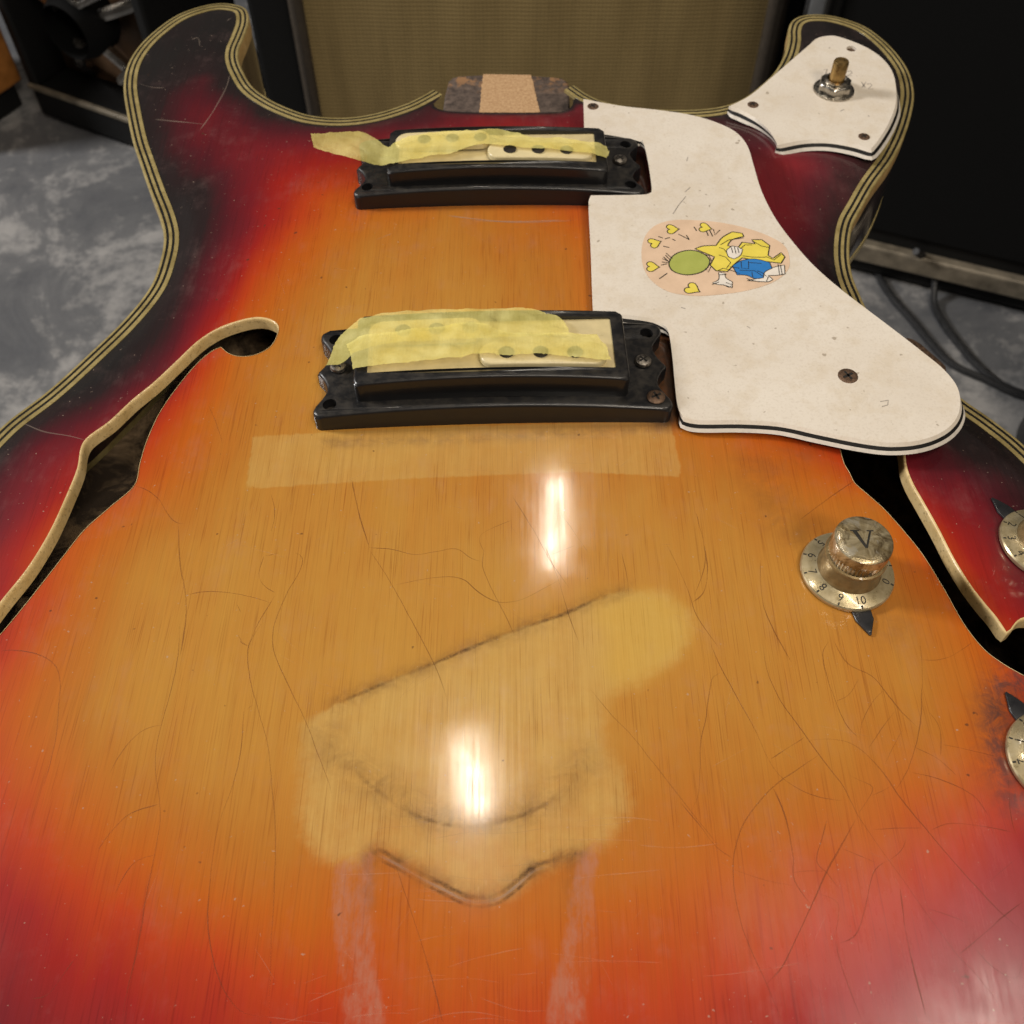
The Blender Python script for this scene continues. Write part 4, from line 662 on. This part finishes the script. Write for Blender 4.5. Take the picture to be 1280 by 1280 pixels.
def inkline(mb,pts,w,z,m,closed=False):
    c=np.array(pts,float); c=np.vstack([c,c[:1]]) if closed else c
    t=np.empty_like(c); t[1:-1]=c[2:]-c[:-2]; t[0]=c[1]-c[0]; t[-1]=c[-1]-c[-2]
    if closed: t[0]=t[-1]=c[1]-c[-2]
    t/=np.linalg.norm(t,axis=1)[:,None]+1e-9; nn=np.stack([-t[:,1],t[:,0]],1)*w/2; n=len(c)
    A_=c-nn; B_=c+nn; mb.add([(x*MM,y*MM,z*MM) for x,y in A_]+[(x*MM,y*MM,z*MM) for x,y in B_],[(i,i+1,n+i+1,n+i) for i in range(n-1)],m)
mb=MB()
sl=round_poly(STICKER,1.0); flat(mb,sl,PGZ+.08,0)
def shape(pts,z,m,w=.42,step=.8):
    q=round_poly(pts,step); flat(mb,q,z,m); inkline(mb,ccw(q),w,z+.02,5,True)
for i,h in enumerate(HEARTS):
    t_=np.linspace(0,2*math.pi,22,endpoint=False); hx=16*np.sin(t_)**3; hy=13*np.cos(t_)-5*np.cos(2*t_)-2*np.cos(3*t_)-np.cos(4*t_)
    sc_=.155*(1.12 if i==4 else 1); a_=[1.6,1.3,1.9,1.5,1.0][i]; q=np.stack([hx*math.cos(a_)-hy*math.sin(a_),hx*math.sin(a_)+hy*math.cos(a_)],1)*sc_+np.array(h)
    flat(mb,q,PGZ+.11,2); inkline(mb,ccw(q),.36,PGZ+.13,5,True)
for d_ in DASHES: inkline(mb,d_,.38,PGZ+.12,5)
# the printed cartoon is replaced by plain blobs of the same colours
shape(FIG_YELLOW,PGZ+.11,2); shape(FIG_GREEN,PGZ+.14,1); shape(FIG_BLUE,PGZ+.15,3,.3); shape(FIG_WHITE1,PGZ+.12,4,.3); shape(FIG_WHITE2,PGZ+.125,4,.3); shape(FIG_WHITE3,PGZ+.14,4,.3)
for l in STICKER_LINES: inkline(mb,l,.26,PGZ+.185,5)
mb.obj('sticker',[M['sticker'],M['s_green'],M['s_yellow'],M['s_blue'],M['s_white'],M['ink']],guard,smooth=False)
mb=MB()
for l in GUARD_MARKS: inkline(mb,l,.35,PGZ+.03,0)
mb.obj('pencil_mark',[M['pencil']],guard)['kind']='stuff'
# ------------------------------------------------------------------ switch plate on the horn
plate=empty('switch_plate',parent=guitar); SPZ=-4.5; pl=ccw(round_poly(PLATE,1.0))
layered(pl,SPZ,3.0,plate,holes=[circle(*PLATE_SCREWS[0],2.1)])
for p in PLATE_SCREWS[1:]: put('plate_screw',SC['small'],plate,p[0],p[1],SPZ,.3)
mb=MB(); mb.disc(2.3*MM,0,20); o=mb.obj('screw_hole',[M['rusty']],plate,loc=(PLATE_SCREWS[0][0]*MM,PLATE_SCREWS[0][1]*MM,(SPZ-1.1)*MM))
nx,ny=NUT[0]; mb=MB(); R6=7.0
mb.lathe([(8.2*MM,0),(8.2*MM,.7*MM),(7.2*MM,1.0*MM),(4*MM,1.0*MM)],40)
hx=[(R6*math.cos(math.pi/3*k+.25),R6*math.sin(math.pi/3*k+.25)) for k in range(6)]
prism(mb,resample(hx,1.2),1.0,4.2,bev=.8,seg=3); mb.lathe([(4.8*MM,4.2*MM),(4.8*MM,5.0*MM),(3.8*MM,5.2*MM),(3.4*MM,4.6*MM)],32)
mb.obj('hex_nut',[M['nickel']],plate,loc=(nx*MM,ny*MM,SPZ*MM),sharp=40)
mb=MB(); mb.lathe([(3.05*MM,0),(3.05*MM,9.0*MM),(2.75*MM,9.6*MM),(0.2*MM,9.65*MM)],28); mb.disc(.2*MM,9.65*MM,28); mb.obj('switch_shaft',[M['brass']],plate,loc=(nx*MM,ny*MM,(SPZ+3.2)*MM))
mb=MB()
for l in PLATE_MARKS: inkline(mb,l,.45,SPZ+.03,0)
mb.obj('pencil_mark',[M['pencil']],plate)['kind']='stuff'
# ------------------------------------------------------------------ pickups
def build_pickup(cx,cy,z0,rot,Wr,Dr,hr,frame,fh,kb,label,mounts,cornerscrews):
    pk=empty('pickup',parent=guitar); pk['label']=label
    pk.location=(cx*MM,cy*MM,z0*MM); pk.rotation_euler=(0,0,rot)
    zf=lambda u,v:-kb*u*u
    w,d=Wr/2,Dr/2
    half=[(w-1.5,-d),(w,-d+1.5),(w+.2,-d+4),(w-1.6,-d*.62),(w-3.2,-d*.42),(w-2.0,-d*.18),(w+.3,0)]
    right=half+[(x,-y) for x,y in half[:-1][::-1]]
    loop=right+[(-x,-y) for x,y in right]
    loop=resample(round_poly(ccw(loop),1.0),1.6); loop[:,1]+=np.where(loop[:,1]<0,1.3*(1-(loop[:,0]/w)**2)*np.clip(-loop[:,1]/d,0,1)**2,0)
    hs=[circle(sx*(w-4.6),sy*(d-4.8),2.1,16) for sx in (-1,1) for sy in (-1,1) if (sx,sy) not in cornerscrews]
    mb=MB(); prism(mb,loop,-6,hr,bev=1.1,seg=3,holes=hs,hole_depth=3.5,hm=1,zf=zf); mb.obj('mounting_ring',[M['black'],M['black_dusty']],pk,sharp=40)
    for sx,sy in cornerscrews: put('corner_screw',SC['rust'],pk,sx*(w-4.6),sy*(d-4.8),hr+zf(w-5,0)-.1,.4)
    for x,y in mounts: put('height_screw',SC['steel'],pk,x,y,hr+zf(x,0),.7)
    x0,x1,y0,y1=frame
    rect=lambda a,b,c,e,r:np.vstack([[(b-r+r*math.cos(t),e-r+r*math.sin(t)) for t in np.linspace(0,math.pi/2,5)],[(a+r-r*math.sin(t),e-r+r*math.cos(t)) for t in np.linspace(0,math.pi/2,5)],[(a+r-r*math.cos(t),c+r-r*math.sin(t)) for t in np.linspace(0,math.pi/2,5)],[(b-r+r*math.sin(t),c+r-r*math.cos(t)) for t in np.linspace(0,math.pi/2,5)]])
    fl=resample(rect(x0,x1,y0,y1,2.0),2); fl[:,1]+=np.where(fl[:,1]<0,1.0*(1-(fl[:,0]/x1)**2)*np.clip(-fl[:,1]/-y0,0,1)**2,0); cov=resample(rect(x0+4,x1-4,y0+4.6,y1-3.2,.5),2)
    mb=MB(); prism(mb,fl,hr-2,hr+fh,bev=.9,seg=3,holes=[cov],hole_depth=2,zf=zf); mb.obj('pickup_frame',[M['black']],pk,sharp=40)
    mb=MB(); prism(mb,offset(ccw(cov),-.3),hr,hr+fh-.7,bev=0,zf=zf); mb.obj('pickup_cover',[M['cover']],pk)
    cx_=(x0+x1)/2; yF=y0+9.8; yB=y1-8.4; ymid=(y0+y1)/2
    zt=hr+fh+.9
    for (a,b,yy) in ((cx_-37,cx_-2.5,yB),(cx_-3.5,cx_+34.5,yF)):
        mb=MB(); prism(mb,resample(rect(a,b,yy-4.6,yy+4.6,4.0),1.5),hr+fh-1,zt,bev=.7,zf=zf); mb.obj('coil_bobbin',[M['bobbin']],pk)
    for k in range(3):
        for base,yy in ((cx_-26.5,yB),(cx_+4.5,yF)):
            x=base+10.2*k; put('pole_piece',SC['pole'],pk,x,yy,zt+zf(x,0))
    return pk,zf,zt,(yF,yB)
PB=build_pickup(-6.0,217.6,0,math.radians(1.7),106.5,36.5,8,(-41,40.5,-12.9,16),6.8,.0009,'pickup nearer the knobs with two layers of tape',[(-47,1.5),(46.2,1)],[(1,-1)])
PN=build_pickup(-4.8,321.4,-2.2,math.radians(.8),104,33.5,7.5,(-40,39,-12.2,13.3),5.6,.0009,'pickup beside the neck pocket with a loose tape end',[(44.5,2)],[])
# ------------------------------------------------------------------ knobs
def text_mesh(s,size,mat,off=0):
    c=bpy.data.curves.new('lettering','FONT'); c.body=s; c.size=size; c.align_x='CENTER'; c.align_y='CENTER'; c.resolution_u=3; c.offset=off
    o=link(bpy.data.objects.new('lettering',c)); dg=bpy.context.evaluated_depsgraph_get(); me=bpy.data.meshes.new_from_object(o.evaluated_get(dg)); bpy.data.objects.remove(o); bpy.data.curves.remove(c)
    v=[tuple(q.co) for q in me.vertices]; f=[tuple(p.vertices) for p in me.polygons]; bpy.data.meshes.remove(me); return v,f
def knob_parts():
    n=96; parts={}
    mb=MB(); mb.lathe([(12.3*MM,.2*MM),(12.6*MM,.7*MM),(12.6*MM,1.5*MM),(12.3*MM,1.95*MM),(11.6*MM,2.15*MM),(9.2*MM,2.75*MM),(8.6*MM,3.1*MM)],n); parts['dial_skirt']=(mb,[M['dial']])
    mb=MB(); mb.lathe([(8.65*MM,2.9*MM),(8.2*MM,3.6*MM),(7.9*MM,8.4*MM),(8.05*MM,8.7*MM),(8.25*MM,9.1*MM),(8.1*MM,9.5*MM),(7.5*MM,9.7*MM)],n); parts['knob_barrel']=(mb,[M['cone']])
    mb=MB(); flute=lambda r,z,k:(r*(1-(.035 if k%2 else 0)) if 9.3*MM<z<12.9*MM else r)
    mb.lathe([(7.55*MM,9.4*MM),(7.6*MM,9.8*MM),(7.6*MM,12.6*MM),(7.75*MM,13.0*MM),(7.75*MM,15.4*MM),(7.55*MM,15.95*MM),(7.0*MM,16.25*MM),(4*MM,16.3*MM),(.1*MM,16.3*MM)],n,rfun=flute); mb.disc(.1*MM,16.3*MM,n); parts['clear_cap']=(mb,[M['cap']])
    mb=MB()
    def letters(s,ang,r,size,z,tilt=0):
        v,f=text_mesh(s,size,None); out=[]
        for x,y,_ in v:
            xx,yy=x,y+r; a=ang-math.pi/2; px,py=xx*math.cos(a)-yy*math.sin(a),xx*math.sin(a)+yy*math.cos(a)
            rr=math.hypot(px,py); zz=z if z>10*MM else (2.15+(11.6*MM-rr)/MM*.25)*MM+.00004
            out.append((px,py,zz))
        mb.add(out,f)
    ang0=-math.pi/2+.12
    for i,s in enumerate(['10','9','8','7','6','5','4','3','2','1','0']):
        # digits stand upright towards the barrel, counted clockwise from the pointer
        a=ang0-i*math.radians(30)
        v,f=text_mesh(s,3.1*MM,None); out=[]
        for x,y,_ in v:
            xx,yy=x,y-10.2*MM; b=a+math.pi/2; px,py=xx*math.cos(b)-yy*math.sin(b),xx*math.sin(b)+yy*math.cos(b); rr=math.hypot(px,py)
            out.append((px,py,(2.15+max(0,11.6-rr/MM)*.25)*MM+.00005))
        mb.add(out,f)
        c,s_=math.cos(a),math.sin(a)
        q=[]
        for rr,w in ((11.5,-.22),(12.35,-.22),(12.35,.22),(11.5,.22)): q.append(((rr*c-w*s_)*MM,(rr*s_+w*c)*MM,(2.24 if rr<12 else 2.02)*MM))
        mb.add(q,[(0,1,2,3)])
    parts['dial_numbers']=(mb,[M['ink']])
    mb=MB()
    for q in ([(-2.7,2.6),(-1.55,2.6),(.35,-2.5),(-.25,-2.9)],[(1.75,2.6),(2.25,2.6),(.25,-2.9),(-.05,-2.2)],[(-3.2,2.55),(-.9,2.55),(-.9,2.9),(-3.2,2.9)],[(1.1,2.55),(2.9,2.55),(2.9,2.9),(1.1,2.9)]):
        prism(mb,resample(ccw(q),.8),16.30,16.37,bev=0)
    parts['cap_letter']=(mb,[M['ink']])
    mb=MB(); pts=[(-2.6,-11.5),(2.6,-11.5),(2.5,-15),(.3,-19.5),(-.2,-19.5),(-2.4,-15)]; prism(mb,resample(pts,1),0.2,.8,bev=.2); parts['pointer']=(mb,[M['pointer']])
    return parts
kp=None; first=None
def knob(i,x,y,rot,prot,label):
    global first
    gx_=(float(arch(x+4,y))-float(arch(x-4,y)))/8; gy_=(float(arch(x,y+4))-float(arch(x,y-4)))/8
    z=float(arch(x,y))
    k=empty('control_knob',parent=guitar); k['label']=label; k.location=(x*MM,y*MM,z*MM)
    nrm=Vector((-gx_,-gy_,1)).normalized(); q=nrm.to_track_quat('Z','Y'); base=Vector((0,0,1)).rotation_difference(nrm)
    k.rotation_mode='QUATERNION'; k.rotation_quaternion=base
    if first is None:
        first={}
        for nm,(mb_,ms) in knob_parts().items():
            o=mb_.obj(nm,ms,k,sharp=32); first[nm]=o
    else:
        for nm,o in first.items():
            c=o.copy(); scene.collection.objects.link(c); c.parent=k
    for ch in k.children: 
        ch.rotation_euler=(0,0,prot if ch.name.startswith('pointer') else rot)
    return k
knob(0,KNOBS[0][0],KNOBS[0][1],0.0,.13,'volume knob with its whole dial in view, beside the right f-hole')
knob(1,KNOBS[1][0],KNOBS[1][1],1.9,math.radians(238-180+180-28),'knob on the dark red edge beyond the f-hole')
knob(2,KNOBS[2][0],KNOBS[2][1],2.6,math.radians(203),'knob ringed with grey grime at the frame edge')
# metal bracket on the body's edge
mb=MB(); prism(mb,resample([(126,246.5),(131.5,246.8),(135.2,245),(142.0,233.5),(141.2,229),(134,229)],2),-26,-9.6,bev=.8,bottom=True); mb.obj('edge_bracket',[M['rusty']],guitar)
# ------------------------------------------------------------------ masking tape
def drape(name,loop,hfun,label,step=1.0,rough=.25,flap=None,jag=()):
    loop=resample(round_poly(loop,1.2),1.0); loop=ccw(loop+rng.normal(0,.09,loop.shape))
    x0,y0=loop.min(0); x1,y1=loop.max(0); g=np.array([(x,y) for x in np.arange(x0,x1,step) for y in np.arange(y0,y1,step)]); g=g+rng.uniform(-.2,.2,g.shape)
    ok=inside(loop,g[:,0],g[:,1])&(segdist(loop,g[:,0],g[:,1])>.5); Pt,Tt=cdt(loop,[],g[ok])
    z=np.array([hfun(x,y) for x,y in Pt])
    wr=.26*np.sin(Pt[:,0]*.35+Pt[:,1]*.6+1)*np.sin(Pt[:,1]*.8-Pt[:,0]*.11)+.10*np.sin(Pt[:,0]*.9-Pt[:,1]*.35)+.22*np.abs(np.sin(Pt[:,1]*.55+.05*Pt[:,0]))**10+.25*np.abs(np.sin(Pt[:,0]*.21+Pt[:,1]*.33))**14+.2*np.abs(np.sin(Pt[:,0]*.13-Pt[:,1]*.5+2))**14
    z=z+.25+np.maximum(wr+.2,0)
    o=mesh(name,np.column_stack([Pt,z])*MM,Tt,M['tape'],None,sharp=0); o.location=(0,0,GZ)
    return tag(o,label,'tape','masking tape strips on the pickups')
def pick_h(pk,zf,zt,ys,extra=0):
    p,hr_top=pk,None
    def h(x,y):
        c,s=math.cos(-p.rotation_euler[2]),math.sin(-p.rotation_euler[2]); dx,dy=x-p.location[0]/MM,y-p.location[1]/MM; u=c*dx-s*dy; v=s*dx+c*dy
        base=zt-.7
        for yy,a,b in ((ys[1],-38,-1),(ys[0],-5,36)):
            d=max(abs(v-yy)-4.2,a-u,u-b,0); base=max(base,zt+.35-min(1.1,max(0,d-.5)*.35))
        # beyond the frame the strip sags
        fx=max(-40-u,0,u-40); base-=min(2.5,fx*.42)
        fy=max(v-15.5,0,-13-v); base-=min(3,fy*.8)
        return base+zf(u,v)+p.location[2]/MM+extra
    return h
drape('masking_tape',TAPE_A,pick_h(*PB),'broad yellow tape strip with rounded torn edge, under another strip on the nearer pickup')
drape('masking_tape',TAPE_B,pick_h(*PB,extra=.55),'straight yellow tape strip on top, along the front of the nearer pickup')
# neck strip with its free end curling up in the air
L0=np.array(TAPE_N); hN=pick_h(*PN)
fa,fb=[np.array(q) for q in TAPE_FLAP]
full=np.vstack([L0[1:-1],[fb[0]],fb[1:],fa[::-1][0:],])
def hflap(x,y):
    zin=hN(max(x,-44),y); t=max(0,-46.5-x)
    return zin+.28*t+.6*math.sin(t*.22)
drape('masking_tape',full,hflap,'yellow tape strip on the far pickup with one end lifting free',jag=())
# the low stool the body lies on, out of sight under it
mb=MB(); mb.lathe([(.0,.43),(.085,.43),(.095,.436),(.095,.458),(.088,GZ-.0527),(.0,GZ-.0527)],40,c=(0,.13))
for k_ in range(4):
    a_=math.pi/4+k_*math.pi/2; mb.tube([(.06*math.cos(a_),.13+.06*math.sin(a_),.432),(.085*math.cos(a_),.13+.085*math.sin(a_),.0)],.009,10)
tag(mb.obj('stool',[M['rubber']]),kind='structure')
# ------------------------------------------------------------------ amplifiers and cables behind
def rbox(name,mats,parent,x0,x1,y0,y1,z0,z1,b=.006,mat_i=0):
    mb=MB(); mb.box(x0,x1,y0,y1,z0,z1); return mb.obj(name,mats,parent,bevel=b,segs=3)
# middle combo with the olive cloth
amp=tag(empty('guitar_amplifier',(0.01,1.03,0)),'combo amplifier with olive grille cloth standing behind the neck pocket','amplifier')
rbox('cabinet',[M['tolex']],amp,-.285,.295,.012,.26,.005,.50)
for x0,x1 in ((-.238,-.2225),(.2505,.272)): rbox('frame_side',[M['amp_edge']],amp,x0,x1,-.012,.0125,.005,.50,.008)
rbox('frame_rail',[M['amp_edge']],amp,-.222,.250,-.011,.0120,.005,.05,.008)
v=[];f=[]; nx_,nz_=60,60
for j in range(nz_+1):
    for i in range(nx_+1):
        u=i/nx_; w=j/nz_; v.append((-.223+.474*u,-.003-.006*math.sin(math.pi*u)*math.sin(math.pi*w)+.0006*math.sin(u*40)*math.sin(w*13),.045+.45*w))
for j in range(nz_):
    for i in range(nx_): a=j*(nx_+1)+i; f.append((a,a+1,a+nx_+2,a+nx_+1))
mesh('grille_cloth',v,f,M['grille'],amp)
# right hand cabinet, turned a little towards the guitar
cab=tag(empty('speaker_cabinet',(.32,.875,0),rz=math.radians(-21)),'large black speaker cabinet with a worn metal strip along its foot','cabinet')
rbox('cabinet',[M['tolex']],cab,-.045,.75,.0,.35,.004,.75,.008)
rbox('grille_cloth',[M['black_cloth']],cab,-.03,.73,-.006,.002,.065,.73,.003)
rbox('trim_strip',[M['trim']],cab,-.042,.746,-.012,.001,.027,.049,.003)
rbox('cable_bracket',[M['grey_strip']],cab,-.058,-.044,-.016,-.004,.18,.5,.002)
# left open-backed combo
lc=tag(empty('guitar_amplifier',(-.32,1.003,0),rz=math.radians(-27.7)),'open backed amplifier with dark brown inside and dull metal speaker basket','amplifier')
rbox('frame_bottom',[M['tolex']],lc,-.30,-.07,0,.14,.004,.045,.006)
for x0,x1 in ((-.30,-.285),(-.085,-.07)): rbox('frame_side',[M['tolex']],lc,x0,x1,0,.14,.045,.5,.004)
rbox('frame_top',[M['tolex']],lc,-.30,-.07,0,.14,.5,.525,.004)
rbox('baffle_board',[M['brown_panel']],lc,-.286,-.084,.05,.07,.045,.5,.002)
rbox('back_edge',[M['trim']],lc,-.298,-.072,-.004,.002,.043,.049,.001)
mb=MB(); 
for k in range(5):
    a=k*2*math.pi/5+.4; mb.box(-.1,-.1,0,0,0,0)if False else None
    mb.tube([(-.18+.035*math.cos(a),+.012,0.15+.035*math.sin(a)),(-.18+.075*math.cos(a),.02,0.15+.075*math.sin(a)),(-.18+.11*math.cos(a),.048,0.15+.11*math.sin(a))],.007,8)
mb.obj('speaker_basket',[M['chrome']],lc)
mb=MB(); mb.lathe([(.012,.0),(.034,.001),(.037,.006),(.037,.034),(.03,.05)],32); o=mb.obj('speaker_magnet',[M['black_cloth']],lc,loc=(-.18,.034,.15)); o.rotation_euler=(math.radians(90),0,0)
mb=MB(); mb.tube([(-.255,.03,.20),(-.23,.0,.19),(-.19,-.012,.205),(-.15,-.01,.185),(-.10,.02,.21)],.004,8); mb.tube([(-.14,.02,.09),(-.132,-.002,.10),(-.125,.01,.11)],.006,8); mb.obj('speaker_wire',[M['chrome']],lc)
# orange box and grey strip at the far left
ob=tag(empty('wooden_box',(-.715,1.10,0),rz=math.radians(-30)),'small orange brown wooden box at the left frame edge','box')
rbox('box_body',[M['orange_wood']],ob,-.1,.055,0,.12,.03,.20,.004)
rbox('box_foot',[M['tolex']],ob,-.1,.05,.005,.11,.0,.03,.003)
rbox('corner_strip',[M['grey_strip']],ob,.0555,.068,-.004,.02,.0,.42,.003)
# cables on the floor
def cable(pts,label):
    c3=np.array(pts); c=np.column_stack([catmull(c3[:,:2],.01), np.interp(np.linspace(0,1,len(catmull(c3[:,:2],.01))),np.linspace(0,1,len(c3)),c3[:,2])])
    mb=MB(); mb.tube(c,.0036,8); tag(mb.obj('floor_cable',[M['rubber']]),label,'cable','black cables lying on the floor')
cable(CABLES[0],'black cable rising over the metal strip of the cabinet and curving across the floor')
cable(CABLES[1],'thin black cable lower on the floor passing under the bracket of the guitar')
# dark bag-like thing at the right edge
mb=MB(); mb.lathe([(.0,.0),(.058,.0),(.062,.008),(.062,.20),(.055,.222),(.03,.23),(.0,.23)],40); o=mb.obj('waste_bin',[M['rubber']],loc=(.535,.60,0)); tag(o,'black round bin cut by the right edge beside the cables','bin')
